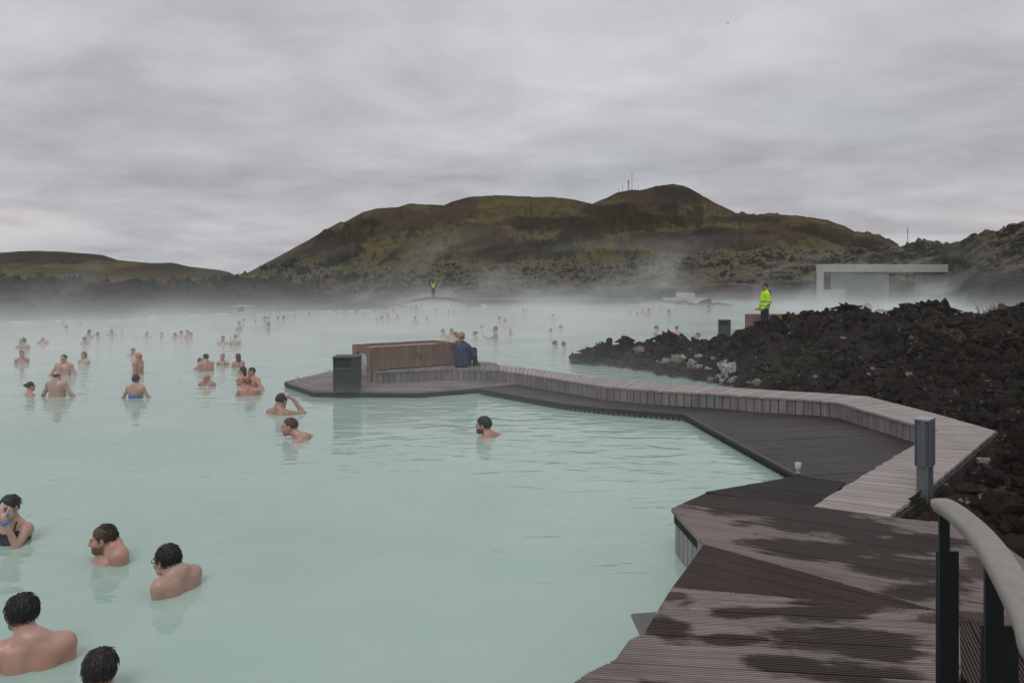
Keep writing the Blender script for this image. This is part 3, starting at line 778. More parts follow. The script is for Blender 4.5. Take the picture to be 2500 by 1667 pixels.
def post(px0, px1, y_, wide, zsplit):
    """two flat bars bolted side by side; only the first reaches the rail"""
    Y_ = P(px0, y_, ZR).y; u0, u1, u2 = (px0-1250)/F, (px1-1250)/F, (wide-1250)/F
    x0, x1, x2 = u0*Y_*1.003, u1*Y_*1.003, u2*Y_*1.003
    m = MB(); m.box(((x0+x1)/2-1.4, Y_-2.4, (ZR-.03-.17)/2-ZU), (x1-x0, .012, ZR-.03+.17)); p_ = m.build('post', M_post, hr, bevel=.002)
    m = MB(); m.box(((x0+x2)/2-1.4, Y_-2.4+.0135, (zsplit-.17)/2-ZU), (x2-x0, .012, zsplit+.17)); m.build('post', M_post, hr, bevel=.002)
post(2289, 2314, 1235, 2342, ZR-.155)
post(2400, 2445, 1346, 2489, ZR-.21)

# ------------------------------------------------------------------ cups on the decks
def m_cup(t): return bsdf(t, (.75, .78, .8), .25, None, .5, Transmission_Weight=.55, IOR=1.3)
def goblet(loc, s, label, mat, stem_=True):
    pr = [(0, 0), (.026, 0), (.026, .004), (.008, .008), (.007, .018), (.018, .026), (.028, .04), (.032, .07), (.033, .104), (.0315, .104), (.0305, .07), (.026, .042), (.015, .03), (0, .028)]
    o = MB().lathe([(a*s, b*s) for a, b in pr], 20).build('plastic_cup', mat, None, True); o.location = loc
    return tag(o, label, 'cup')
q = P(1948.5, 1153.5, ZL); M_cup = material('clear_plastic', m_cup)
goblet((q.x, q.y, ZL+.001), 1.0, 'empty clear plastic goblet standing at the corner of the wet lower deck', M_cup)
M_blue = material('blue_drink', lambda t: bsdf(t, (.25, .5, .62), .3, None, .5, Transmission_Weight=.3))
def drink(px_, py_, label):
    q = P(px_, py_, ZL+.012); o = goblet((q.x, q.y, ZL+.013), 1.0, label, M_cup)
    MB().lathe([(0, .03), (.014, .031), (.025, .043), (.0275, .055), (0, .055)], 14).build('drink', M_blue, o)
drink(726, 932, 'clear cup with pale blue drink at the tip of the island platform')
drink(803, 913, 'clear cup of blue drink behind the dark green litter bin')
drink(809, 915, 'second blue drink touching the litter bin, right of another cup')
# ------------------------------------------------------------------ black lava bank beside the walkway
def m_bank(t):
    p = t.pos(); nz = t.sep(t.nrm())[2]
    big = t.noise(p, .5, 4, .6); mid = t.noise(p, 3., 5, .65); fine = t.noise(p, 19, 5, .7)
    c = t.mix(fine, (.0046, .0036, .0027), (.031, .0245, .0185))
    c = t.mix(t.mapr(mid, .5, .68, 0, .75), c, t.mix(fine, (.014, .009, .006), (.040, .025, .016)))       # rusty clinker
    mz = t.math('MULTIPLY', t.mapr(nz, .35, .8), t.mapr(t.math('ADD', big, t.math('MULTIPLY', mid, .35)), .73, .86))
    c = t.mix(mz, c, t.mix(fine, (.016, .0155, .005), (.055, .048, .018)))                                     # moss
    sp = t.math('MULTIPLY', t.mapr(t.noise(p, 15, 3, .6), .60, .66), t.mapr(t.noise(p, 2.2, 3, .5), .48, .6))
    c = t.mix(t.math('MULTIPLY', sp, .8), c, t.mix(big, (.10, .095, .085), (.28, .27, .25)))               # lichen and crust
    lo = t.mapr(t.sep(p)[2], .05, .0, 0, .8)
    c = t.mix(lo, c, (.25, .25, .23))
    return bsdf(t, c, t.mapr(fine, .3, .7, .7, .95), t.bump(t.math('ADD', fine, mid), .9, .04), .12)
M_bank = material('black_lava', m_bank)
def m_pale(t):
    p = t.obj(); n = t.noise(p, 3.2, 5, .65); f = t.noise(p, 14, 4, .65)
    c = t.mix(t.mapr(n, .38, .6), (.085, .072, .06), (.60, .59, .57)); c = t.mix(t.mapr(t.rnd(), .6, .9), c, t.mix(n, (.12, .085, .055), (.42, .35, .24)))
    c = t.mix(t.mapr(f, .5, .68, 0, .6), c, (.06, .052, .045))
    return bsdf(t, c, .9, t.bump(f, .8, .08))
M_pale = material('pale_crusted_stone', m_pale)
bx = [(1395, 882), (1450, 889), (1505, 898), (1600, 915), (1700, 932), (1790, 946)]
bp = [P2(*q, 0) for q in bx] + [P2(*q, .2) for q in [(1867, 955), (2011, 964)]] + [P2(2117, 969, ZU), P2(2280, 1011, ZU), T_, P2(2281, 1179, ZU), WR, P2(2246, 1268, ZU), P2(2334, 1276, ZU), P2(2459, 1334, ZU), (3.2, 3.75), (4.6, 2.6), (20, 2.6), (22, 24.5), (15, 24.2), (11.4, 23.0), (9.4, 21.9), (8.0, 20.9), (6.2, 20.6), (4.6, 20.2), (2.6, 20.4)]
step = .048
gx = np.arange(.9, 19, step); gy = np.arange(2.9, 25, step)
GX, GY = np.meshgrid(gx, gy)
def poly_sd(x, y, poly):
    """distance inside a polygon, negative outside"""
    d_ = np.full(x.shape, 1e9); ins = np.zeros(x.shape, bool)
    for (x0, y0), (x1, y1) in zip(poly, poly[1:]+poly[:1]):
        ex, ey = x1-x0, y1-y0; k = np.clip(((x-x0)*ex+(y-y0)*ey)/(ex*ex+ey*ey+1e-12), 0, 1)
        d_ = np.minimum(d_, np.hypot(x-x0-k*ex, y-y0-k*ey))
        cr = ((y0 > y) != (y1 > y)) & (x < (x1-x0)*(y-y0)/(y1-y0+1e-12)+x0); ins ^= cr
    return np.where(ins, d_, -d_)
D = poly_sd(GX, GY, bp) + .10*fbm(GX*1.7, GY*1.7, 3, 71)
crest = [(1380, 884, 19.3), (1400, 878, 19.2), (1430, 860, 18.9), (1447, 856, 18.8), (1462, 866, 18.7), (1472, 850, 18.6), (1490, 858, 18.6), (1508, 868, 18.5), (1525, 842, 18.4), (1540, 838, 18.3), (1552, 850, 18.3), (1600, 853, 18.2), (1618, 848, 18.2), (1632, 832, 18.1), (1648, 846, 18.3), (1740, 852, 18.6), (1800, 848, 19.3), (1835, 822, 20.), (1852, 800, 20.2), (1900, 784, 20.3), (1950, 774, 20.4), (2010, 782, 20.4), (2040, 774, 20.4), (2075, 756, 20.2), (2098, 764, 20.1), (2125, 780, 20.), (2140, 783, 20), (2186, 785, 20), (2197, 764, 19.9), (2240, 757, 19.8), (2275, 750, 19.8), (2300, 752, 19.8), (2322, 776, 19.8), (2340, 780, 19.8), (2400, 768, 19.6), (2500, 756, 19.3), (2700, 740, 19), (3200, 735, 18)]
ca_ = np.array(crest, float)
PXg = GX/GY*F+1250
yc = np.interp(PXg, ca_[:, 0], ca_[:, 1]); Yc = np.interp(PXg, ca_[:, 0], ca_[:, 2])
zc = CAM_H-(yc-696)/F*Yc
front = lut([(1380, 18.6), (1500, 17.2), (1600, 16.2), (1700, 15.1), (1800, 13.8), (1900, 12.3), (2117, 11.), (2280, 9.8), (2430, 8.4), (2700, 6.), (3200, 4.)])
q = np.clip((GY-front(PXg))/(Yc-front(PXg)), 0, 1)
base = .08+(zc-.14)*(.25*q+.75*smooth(0, 1, q))
rear = smooth(0, 1.9, D)*smooth(Yc+3.2, Yc+.2, GY)
base = base + .19*smooth(12.5, 10., GY)
base = np.where(GY > Yc, .05+(zc-.1)*smooth(Yc+3.4, Yc+.1, GY), base)
h1 = fbm(GX*.8, GY*.8, 4, 81); h2 = fbm(GX*2.4+.3*fbm(GX*4, GY*4, 2, 7), GY*2.4, 6, 91, .66, True); h3 = fbm(GX*8, GY*8, 4, 95, .6)
w1, w2, wid = worley(GX*2.6, GY*2.6, 44)
foot = np.where(GY < 11.5, smooth(-.25, .2, D), smooth(-.05, .55, D))
rough = np.interp(GY, [4, 9, 18], [.55, .8, 1.15])
BZ = foot*(base + rough*((.28*h1+.19*h2+.085*h3)+.07*np.sqrt(np.clip(1-w1**2*1.4, 0, 1))*wid-.05)) - .35*(1-smooth(-.25, .12, D))
keep = D > -.3
idx = np.cumsum(keep.ravel())-1
Fc = grid_faces(len(gy), len(gx)); Fc = Fc[keep.ravel()[Fc].all(1)]
bank = link('lava_bank', np_mesh('lava_bank', np.stack([GX, GY, BZ], -1).reshape(-1, 3)[keep.ravel()], idx[Fc], M_bank, True))
tag(bank, 'rough black lava bank between the walkway and the water', kind='structure')
def bank_z(x, y):
    i = int(round((x-gx[0])/step)); j = int(round((y-gy[0])/step))
    return float(BZ[min(max(j, 0), len(gy)-1), min(max(i, 0), len(gx)-1)])
def bank_hit(px_, py_):
    d_ = ray(px_, py_); o = Vector((0, 0, CAM_H))
    for k in np.arange(4.5, 24, .03):
        p = o+d_*(k/d_.y)
        if p.z <= bank_z(p.x, p.y): return Vector((p.x, p.y, bank_z(p.x, p.y)))
    return None
def ico(sub):
    import bmesh
    bm = bmesh.new(); bmesh.ops.create_icosphere(bm, subdivisions=sub, radius=1.)
    V = np.array([v.co[:] for v in bm.verts]); Fq = np.array([[v.index for v in f.verts] for f in bm.faces]); bm.free(); return V, Fq
def rock_verts(V, seed, am=.85, freq=2., spike=0.):
    r_ = np.random.default_rng(seed); o = r_.uniform(0, 50, 3)
    n = sum(vnoise3(V[:, 0]*freq*2**i+o[0], V[:, 1]*freq*2**i+o[1], V[:, 2]*freq*2**i+o[2], seed+i)*.55**i for i in range(4))
    rd = 1-.55*am+am*np.abs(n)*1.35 - am*.35*(vnoise3(V[:, 0]*5+o[1], V[:, 1]*5, V[:, 2]*5, seed+20) > .3)
    W = V*rd[:, None]
    for _ in range(4):                                            # a few flat broken faces
        nn_ = r_.normal(size=3); nn_ /= np.linalg.norm(nn_); dd = W@nn_; lim = r_.uniform(.55, .8)
        W = W-np.outer(np.maximum(dd-lim, 0)*.85, nn_)
    W = W*np.array([1, r_.uniform(.7, 1.1), r_.uniform(.6, .95)])
    if spike: W[:, 2] = np.where(W[:, 2] > 0, W[:, 2]*spike, W[:, 2]); W[:, :2] *= (1-.33*np.clip(W[:, 2:3]/spike, 0, 1))
    return W
V3, F3 = ico(4); V2, F2 = ico(3); V1, F1 = ico(2)
rock_me = [np_mesh('rock', rock_verts(V3 if i < 10 else V2, 100+i, random.uniform(.65, .9), random.uniform(1.4, 2.4)), F3 if i < 10 else F2, M_bank, False) for i in range(16)]
spire_me = [np_mesh('rock', rock_verts(V3, 200+i, 1.0, 2.2, s_), F3, M_bank, False) for i, s_ in enumerate((1.6, 2.1, 1.9, 1.4))]
pale_me = [np_mesh('pale_stone', rock_verts(V2, 300+i, .5, 1.5), F2, M_pale, True) for i in range(6)]
def put(name, me, loc, s, parent=bank):
    o = link(name, me, parent, loc); o.rotation_euler = (random.uniform(-.4, .4), random.uniform(-.4, .4), random.uniform(0, 6.28)); o.scale = (s[0], s[1], s[2]) if isinstance(s, tuple) else (s, s, s); return o
# knobs and spires along the crest
for px_, py_, Y_, wid_, i in [(1472, 836, 18.5, .20, 0), (1533, 822, 18.2, .16, 1), (1522, 840, 18.2, .2, 3), (1632, 813, 17.9, .17, 1), (1620, 842, 17.9, .26, 0), (1560, 838, 18.1, .22, 3), (1595, 846, 18., .24, 0), (1690, 846, 18.3, .25, 3), (1725, 846, 18.4, .2, 0), (1808, 838, 19.2, .24, 0),
                              (1838, 814, 19.8, .3, 0), (1858, 792, 20.1, .3, 3), (1958, 764, 20.2, .16, 2), (1990, 768, 20.3, .3, 3), (2040, 764, 20.2, .2, 0), (2076, 743, 20., .22, 1), (2100, 756, 20., .3, 0), (2200, 756, 19.8, .34, 0), (2222, 748, 19.8, .28, 3), (2242, 742, 19.7, .2, 2), (2275, 734, 19.7, .34, 0), (2300, 739, 19.7, .3, 2),
                              (2332, 770, 19.7, .24, 0), (2364, 764, 19.6, .26, 3), (2425, 762, 19.5, .3, 0), (2462, 758, 19.4, .26, 3), (2498, 744, 19.3, .26, 0), (1415, 866, 19., .3, 3), (1444, 848, 18.8, .32, 0), (1495, 856, 18.5, .28, 3), (1660, 842, 18., .3, 3)]:
    p = PY(px_, py_, Y_); hh = max(p.z-bank_z(p.x, p.y), .12)
    o = put('rock', spire_me[i], (p.x, p.y, p.z-hh*.62), (wid_*1.5, wid_*1.35, hh*.58/(.5*(1.6, 2.1, 1.9, 1.4)[i])*.75))
    o.rotation_euler = (random.uniform(-.12, .12), random.uniform(-.12, .12), random.uniform(0, 6.28))
for px_, py_, s_, z_ in [(2196, 1232, .16, .24), (2228, 1248, .15, .25), (2262, 1222, .13, .24), (2300, 1252, .13, .24), (2215, 1252, .1, .27), (2290, 1215, .14, .22), (2330, 1240, .15, .2), (2365, 1262, .15, .2)]:
    p = P(px_, py_, z_); put('rock', random.choice(rock_me), (p.x, p.y, z_-.05), s_)
cand = []
while len(cand) < 9000:
    x, y = random.uniform(1.2, 15.5), random.uniform(3.2, 22.5)
    if y < 6.2 and x < 3.6: continue
    if abs(x/y) > .86: continue
    s_ = min(.03+random.expovariate(1/(.036 if y > 9 else .05)), .24)
    if poly_sd(np.array([x]), np.array([y]), bp)[0] < (s_*1.15+.12 if y < 13.5 else .05): continue
    cand.append((s_/y if y < 21 else 0, x, y, s_))
cand.sort(reverse=True)
for app, x, y, s_ in cand[:215]:
    put('rock', random.choice(rock_me), (x, y, bank_z(x, y)+s_*.15), s_)
for k_ in range(40):                                                # larger half sunk blocks
    x, y = random.uniform(2.5, 14), random.uniform(10.5, 20.5); s_ = random.uniform(.22, .44)
    if abs(x/y) > .8 or poly_sd(np.array([x]), np.array([y]), bp)[0] < s_*1.3+.2: continue
    put('rock', random.choice(rock_me), (x, y, bank_z(x, y)-s_*.25), (s_, s_*.9, s_*.8))
def rubble(name, items, label, mat, parent, lowpoly):
    Vs, Fs = [], []; o = 0; bank_v = [rock_verts(V1 if lowpoly else V2, 500+i, .95, 2.) for i in range(14)]; FF = F1 if lowpoly else F2
    for k_, (app, x, y, s_) in enumerate(items):
        W = bank_v[k_ % 14]; a = random.uniform(0, 6.28); ca, sa = math.cos(a), math.sin(a)
        W = np.c_[W[:, 0]*ca-W[:, 1]*sa, W[:, 0]*sa+W[:, 1]*ca, W[:, 2]]*s_+np.array([x, y, bank_z(x, y)+s_*.2]); Vs.append(W); Fs.append(FF+o); o += len(W)
    q = link(name, np_mesh(name, np.concatenate(Vs), np.concatenate(Fs), mat, False), parent); q['kind'] = 'stuff'; return q
rubble('rubble', cand[215:2900], '', M_bank, bank, True)
# pale mineral crusted stones
for px_, py_, w_ in [(1655, 890, 32), (1643, 884, 18), (1668, 884, 22), (1650, 903, 20), (1690, 893, 24), (1702, 903, 22), (1706, 875, 17), (1562, 863, 22), (1625, 889, 22), (1604, 886, 12), (1727, 907, 18), (1716, 910, 14), (1776, 905, 40), (1741, 888, 14), (1790, 934, 24), (1802, 940, 16), (1826, 938, 14), (1848, 940, 22), (1752, 925, 18), (1775, 922, 16), (1735, 931, 20), (1720, 925, 14), (1765, 940, 20),
                     (2058, 829, 15), (2412, 1143, 32), (2217, 926, 24), (1845, 877, 8), (1990, 925, 12), (2130, 905, 14), (2225, 836, 12), (1928, 815, 9), (1463, 890, 12), (1953, 925, 10), (2120, 915, 12), (2290, 1192, 12), (2310, 1187, 10), (2365, 1232, 16), (2345, 1226, 12), (2490, 1110, 10), (1872, 900, 8), (1700, 888, 12), (1760, 895, 12)]:
    p = bank_hit(px_, py_)
    if p is None: continue
    r_ = w_/2/F*p.y*(1.3 if w_ > 16 else .95); put('pale_stone', random.choice(pale_me), (p.x, p.y, p.z+r_*.25), r_)
# ------------------------------------------------------------------ far structures
M_conc = plain('pale_concrete', (.36, .345, .325), .85, .12, 1.5)
M_conc2 = plain('grey_concrete', (.2, .2, .195), .85, .15, 2.)
M_rust = plain('brown_boards', (.095, .06, .048), .8, .25, 4)
M_slat = plain('silver_slat', (.36, .36, .355), .6, .1, 3)
# open pavilion with a slatted wall
def pavilion():
    Y = 83.; s = Y/F
    X = lambda p: (p-1250)*s
    Zp = lambda y: CAM_H-(y-696)*s
    o = empty('pavilion', (X(1997), Y, 0), 0, 'low concrete pavilion with flat roof beam and slatted wall on the far shore', 'pavilion')
    x0, zt, zb = X(1997), Zp(645), Zp(664)
    ang = R(4)
    L = X(2330)-x0
    o.rotation_euler = (0, 0, ang)
    MB().box((L/2, .25, (zt+zb)/2), (L, .5, zt-zb)).build('roof_beam', M_conc, o, bevel=.02)
    MB().box((L/2+1.4, 2., (zt+zb)/2), (L-3., 3., (zt-zb)*.7)).build('roof_slab', M_conc2, o)
    MB().box((.35, .2, zb/2), (.62, .5, zb)).build('column', M_conc, o)
    MB().box((2.1, .3, .75), (2.6, .25, 1.5)).build('low_wall', M_conc, o)
    a, b = X(2032)-x0, X(2181)-x0
    n = 30
    sm = MB().box((0, 0, 0), (b-a, .06, .065)).mesh('slat', M_slat)
    for i in range(n): link('slat', sm, o, ((a+b)/2, .25, .12+(zb-.16)*i/(n-1)))
    for x in (a+.1, (a+b)/2-1.2, (a+b)/2+1.3, b-.1): MB().box((x, .38, zb/2), (.12, .12, zb)).build('slat_post', M_conc2, o)
    MB().box(((a+b)/2, 2.6, zb/2), (b-a-.3, .2, zb-.1)).build('back_wall', plain('slat_gap_shade', (.12, .12, .115), .9), o)  # added wall, only there to darken the gaps between the slats
    MB().box((X(2252)-x0+2.2, .5, zb-1.2), (4.6, .3, 2.6)).build('end_wall', plain('board_marked', (.16, .14, .135), .9, .15, 2), o)
    return o
pavilion()
# small kiosk on the left shore
q = P(593, 770.5, 0)
k = empty('kiosk', (q.x, q.y, .05), R(-6), 'small pale kiosk with thin flat roof at the left shore', 'kiosk')
sK = q.y/F; W = 40*sK; Hk = 20*sK
for x0, w_ in ((-W*.33, W*.3), (W*.35, W*.26)): MB().box((x0, 0, Hk/2), (w_, .7, Hk)).build('side_wall', M_conc, k)
MB().box((0, .2, Hk/2), (W*.9, .35, Hk*.98)).build('back_wall', M_conc2, k)
MB().box((.02, -.05, Hk*.2), (W*.4, .5, Hk*.4)).build('counter', M_conc, k)
MB().box((-.02, -.03, Hk+.03), (W*1.14, .95, .06)).build('roof', M_conc, k)
MB().box((0, 0, -.2), (W*1.3, 1.2, .5)).build('plinth', M_conc2, k)
# arched footbridges
def bridge(Y, pxs, label, mat, rail_mat, th):
    s = Y/F; pts = [((px_-1250)*s, CAM_H-(y_-696)*s, CAM_H-(r_-696)*s) for px_, y_, r_ in pxs]
    x0 = pts[0][0]; o = empty('footbridge', (x0, Y, 0), 0, label, 'footbridge')
    cv = catmull([Vector((a-x0, b, c)) for a, b, c in pts], 8)
    n = len(cv); m = MB()
    for a, b in zip(cv, cv[1:]):
        m.add([(a.x, 0, a.y-th), (b.x, 0, b.y-th), (b.x, 0, b.y), (a.x, 0, a.y), (a.x, 1.6, a.y-th), (b.x, 1.6, b.y-th), (b.x, 1.6, b.y), (a.x, 1.6, a.y)],
              [(0, 1, 2, 3), (7, 6, 5, 4), (3, 2, 6, 7), (1, 0, 4, 5)])
    m.build('deck', mat, o)
    for yy in (0.04, 1.56):
        MB().tube([(p.x, yy, p.z) for p in cv], .022, 6).build('rail', rail_mat, o)
        for i in range(2, n-1, 6): MB().tube([(cv[i].x, yy, cv[i].y), (cv[i].x, yy, cv[i].z)], .012, 5).build('baluster', rail_mat, o)
    return o
M_rail2 = plain('pale_rail', (.22, .2, .18), .7)
bridge(71., [(930, 740, 739), (985, 736, 717), (1015, 729, 709), (1060, 725, 704), (1105, 728, 708), (1150, 735, 728), (1170, 736, 735)], 'left arched footbridge carrying the far person in a yellow vest', M_rust, M_rail2, .28)
bridge(84., [(1650, 728, 726), (1710, 722, 702), (1745, 716, 695), (1780, 713.5, 692), (1820, 716, 694), (1858, 723, 701), (1880, 728, 712)], 'right arched red brown footbridge behind the guard in yellow', plain('red_boards', (.15, .082, .066), .8, .2, 3), M_rail2, .42)
def bx_(px0, px1, y0, y1, Y, depth, name, label, cat, mat, zmin=None):
    s = Y/F; x0, x1 = (px0-1250)*s, (px1-1250)*s; za, zb = CAM_H-(y1-696)*s, CAM_H-(y0-696)*s
    if zmin is not None: za = zmin
    o = MB().box((0, 0, (zb-za)/2), (x1-x0, depth, zb-za)).build(name, mat, None, bevel=.02); o.location = ((x0+x1)/2, Y+depth/2, za)
    return tag(o, label, cat)
M_dam = plain('dark_stone', (.028, .028, .028), .9, .3, 1.2)
bx_(1140, 1374, 732, 746, 72.5, 1.2, 'stone_wall', 'long low dark stone wall along the far water edge, left part beside the left footbridge', 'wall', M_dam, -.3)
bx_(1372, 1560, 732, 745, 74.5, 1.2, 'stone_wall', 'right part of the low dark stone wall, half lost in steam', 'wall', M_dam, -.3)
bx_(1143, 1560, 730.6, 732, 76., .8, 'coping', 'pale coping line on top of the dark stone wall', 'coping', M_conc2, -.3)
bx_(1652, 1697, 714.5, 727, 82., .4, 'sign_board', 'blank pale board standing left of the right footbridge', 'board', M_conc)
bx_(1620, 1730, 727, 742, 83.2, .8, 'landing', 'pale landing wall at the left end of the right footbridge', 'wall', M_conc, -.3)
bx_(1878, 1916, 726.5, 741, 82., 1.5, 'landing', 'reddish timber landing block behind the guard at the right footbridge end', 'landing', M_rust, -.3)
bx_(1914, 2010, 735.5, 741, 82., 1.2, 'ledge', 'thin grey ledge at the water between the footbridge and the pavilion', 'ledge', M_conc2, -.3)
# lamp posts and masts
M_pole = plain('pole_grey', (.3, .3, .3), .5)
def lamp(px_, ytop, ybot, Y, label, arm):
    s = Y/F; x = (px_-1250)*s; z1 = CAM_H-(ytop-696)*s; z0 = CAM_H-(ybot-696)*s-.4
    o = empty('lamp_post', (x, Y, z0), 0, label, 'lamp post', 'lamp posts behind the left berm')
    m = MB(); m.tube([(0, 0, 0), (0, 0, z1-z0)], [.05, .035], 6); m.build('pole', M_pole, o)
    m = MB(); m.box((arm, 0, z1-z0+.03), (.16+abs(arm), .2, .12)); m.build('lamp_head', plain('lamp_white', (.6, .6, .6), .5), o)
lamp(749, 702, 732, 78., 'left of two thin lamp posts standing behind the dark berm', 0)
lamp(762, 701.5, 731, 78., 'right lamp post of the pair, with a bent pale head', .14)
M_mast = plain('mast_grey', (.14, .14, .15), .6)
def mast(px_, ytop, ybot, Y, wpx, label, lattice=False):
    s = Y/F; x = (px_-1250)*s; z1 = CAM_H-(ytop-696)*s; z0 = CAM_H-(ybot-696)*s-6*Y/1500; w_ = wpx*s/2
    o = empty('radio_mast', (x, Y, z0), 0, label, 'radio mast', 'radio masts on the skyline')
    m = MB(); h = z1-z0
    if lattice:
        c = [(-w_, -w_), (w_, -w_), (w_, w_), (-w_, w_)]
        for a, b in c: m.tube([(a, b, 0), (a*.5, b*.5, h)], w_*.22, 4)
        for i in range(8):
            za, zb = h*i/8, h*(i+1)/8; k = 1-.5*i/8
            for (a, b), (c2, d2) in zip(c, c[1:]+c[:1]): m.tube([(a*k, b*k, za), (c2*k, d2*k, zb)], w_*.12, 3)
    else: m.tube([(0, 0, 0), (0, 0, h)], [w_, w_*.6], 5)
    m.build('tower', M_mast, o)
    m = MB(); m.box((0, 0, h*.92), (w_*3.2, w_*2, h*.03)); m.box((0, 0, h*.8), (w_*2.6, w_*2, h*.025)); m.build('antenna', M_mast, o)
mast(1543, 421, 464, 1500, 1.3, 'tallest thin mast on the hill top')
mast(1534.5, 440, 465, 1500, 3.2, 'lattice mast left of the tallest mast on the hill', True)
mast(1520, 453, 467, 1500, 1., 'short mast left of the lattice mast on the hill')
mast(1511, 460, 469, 1500, 1., 'leftmost and smallest mast of the hill group')
mast(1558, 452, 464, 1500, 1., 'short mast right of the tallest mast on the hill')
mast(2216, 556, 592, 380, 1.6, 'lone grey mast behind the mossy lava on the right', True)
# a gull
p = PY(1778, 57, 120.)
g = empty('gull', p, R(20), 'small dark gull gliding high in the grey sky', 'bird')
M_gull = plain('gull_grey', (.10, .10, .11), .7)
m = MB(); m.lathe([(0, -.2), (.03, -.17), (.06, -.05), (.055, .08), (.03, .18), (0, .24)], 8)
bo = m.build('body', M_gull, g, True); bo.rotation_euler = (R(-90), 0, 0)
for sgn in (-1, 1):
    m = MB(); m.add([(0, .08, 0), (0, -.08, 0), (sgn*.28, .1, .12), (sgn*.28, -.05, .12), (sgn*.6, -.02, .06), (sgn*.58, -.06, .06), (0, 0, .02), (sgn*.28, .03, .14)],
                    [(0, 2, 7, 6), (6, 7, 3, 1), (2, 4, 7), (7, 4, 5, 3), (0, 6, 1), (0, 1, 3, 2), (2, 3, 5, 4)])
    m.build('wing', M_gull, g)
g.rotation_euler = (R(0), R(-28), R(10))
# rocks along the far water line
far_rock = [np_mesh('shore_rock', rock_verts(V2, 700+i, .6, 1.5), F2, M_bank, False) for i in range(5)]
far_pale = [np_mesh('pale_stone', rock_verts(V2, 720+i, .5, 1.5), F2, plain('silica_crust', (.45, .45, .44), .9, .3, 3), False) for i in range(4)]
lava_o = bpy.data.objects['lava_terrain']
def far_put(me, px_, py_, wpx, hk=.8, Y=None):
    p = P(px_, py_, 0) if Y is None else PY(px_, py_, Y); r_ = wpx/2/F*p.y
    o = link(me.name, me, lava_o, (p.x, p.y, (0 if Y is None else p.z)+r_*hk*.3)); o.rotation_euler = (random.uniform(-.3, .3), 0, random.uniform(0, 6)); o.scale = (r_, r_, r_*hk)
for px_, py_, w_, k_ in [(1655, 743, 26, .5), (1668, 742, 22, .6), (1685, 744, 24, .6), (1705, 745, 20, .5), (1722, 744, 34, .7), (1738, 746, 26, .6), (1752, 745, 30, .6), (1770, 746, 34, .4), (1728, 738, 16, 1.2), (965, 748, 34, .5), (940, 750, 26, .5), (925, 751, 18, .6), (985, 749, 20, .4),
                          (1170, 746, 26, .6), (1188, 746, 18, .6), (2115, 752, 26, .8), (2122, 750, 18, 1.), (2150, 765, 34, .7), (2170, 766, 26, .8), (837, 741, 40, .9), (858, 744, 22, .7), (818, 743, 24, .6)]:
    far_put(random.choice(far_rock), px_, py_, w_, k_)
for px_, py_, w_ in [(40, 789, 16), (52, 790, 12), (70, 789, 14), (30, 791, 10), (312, 776, 8), (374, 773, 14), (350, 777, 7), (344, 774, 5), (510, 770, 10), (530, 769.5, 9), (555, 769, 9), (668, 763, 7), (677, 757, 6), (686, 760, 7), (708, 763, 6), (802, 759, 6), (937, 744, 10), (925, 748, 6), (1182, 747, 14), (1253, 746, 8), (1294, 739, 7), (1662, 743, 12), (1708, 741, 14), (1752, 741, 8), (1768, 741, 8), (2123, 741, 10), (2115, 747, 7)]:
    far_put(random.choice(far_pale), px_, py_, w_, .6)
for px_, py_, w_, Y in [(12, 745, 18, 42.6), (22, 747, 8, 42.6), (186, 757, 6, 43.5), (220, 757, 12, 44), (224, 762, 8, 44), (392, 732, 26, 70), (440, 731, 8, 72), (456, 731, 8, 72), (717, 735, 10, 66), (1186, 742, 14, 72.3), (508, 762, 5, 50.5), (725, 735, 5, 66)]:
    far_put(random.choice(far_pale), px_, py_, w_, .35, Y)
# foam and pale crust along the left shoreline is part of the shore: thin silica edge
m = MB(); prev = None
for px_ in range(-200, 950, 14):
    Ys = float(shore(px_))-.55+.25*math.sin(px_*.13); x = (px_-1250)/F*Ys
    c = (x, Ys)
    if prev and random.random() < .62: m.prism([prev, c, (c[0], c[1]+.12), (prev[0], prev[1]+.12)], -.05, .035)
    prev = c
m.build('silica_edge', plain('silica_edge_mat', (.5, .5, .48), .9), lava_o)['kind'] = 'stuff'
# far conifers at the foot of the hill
m = MB(); rr = random.Random(5)
for (xa, ya, xb, yb, n) in [(640, 660, 730, 652, 90), (690, 655, 720, 640, 60), (805, 650, 870, 622, 80), (735, 656, 800, 652, 40), (985, 648, 1010, 644, 6)]:
    for i in range(n):
        k_ = rr.random(); px_, py_ = xa+(xb-xa)*k_+rr.uniform(-10, 10), ya+(yb-ya)*k_+rr.uniform(-4, 5); Y = 800+rr.uniform(-20, 60)
        p = PY(px_, py_, Y); h_ = rr.uniform(3, 6.5); w_ = h_*.28
        for j in range(3):
            zz = p.z+h_*(.1+.27*j); ww = w_*(1-.27*j); k2 = rr.random()
            m.add([(p.x+ww*math.cos(a+k2), p.y+ww*math.sin(a+k2), zz) for a in (0, 1.26, 2.5, 3.77, 5.03)]+[(p.x, p.y, zz+h_*.46)], [(0, 1, 5), (1, 2, 5), (2, 3, 5), (3, 4, 5), (4, 0, 5)])
tag(m.build('conifer_woods', plain('conifer', (.018, .026, .014), .9, .3, .2)), 'dark small conifer woods at the left foot of the hill', kind='stuff')
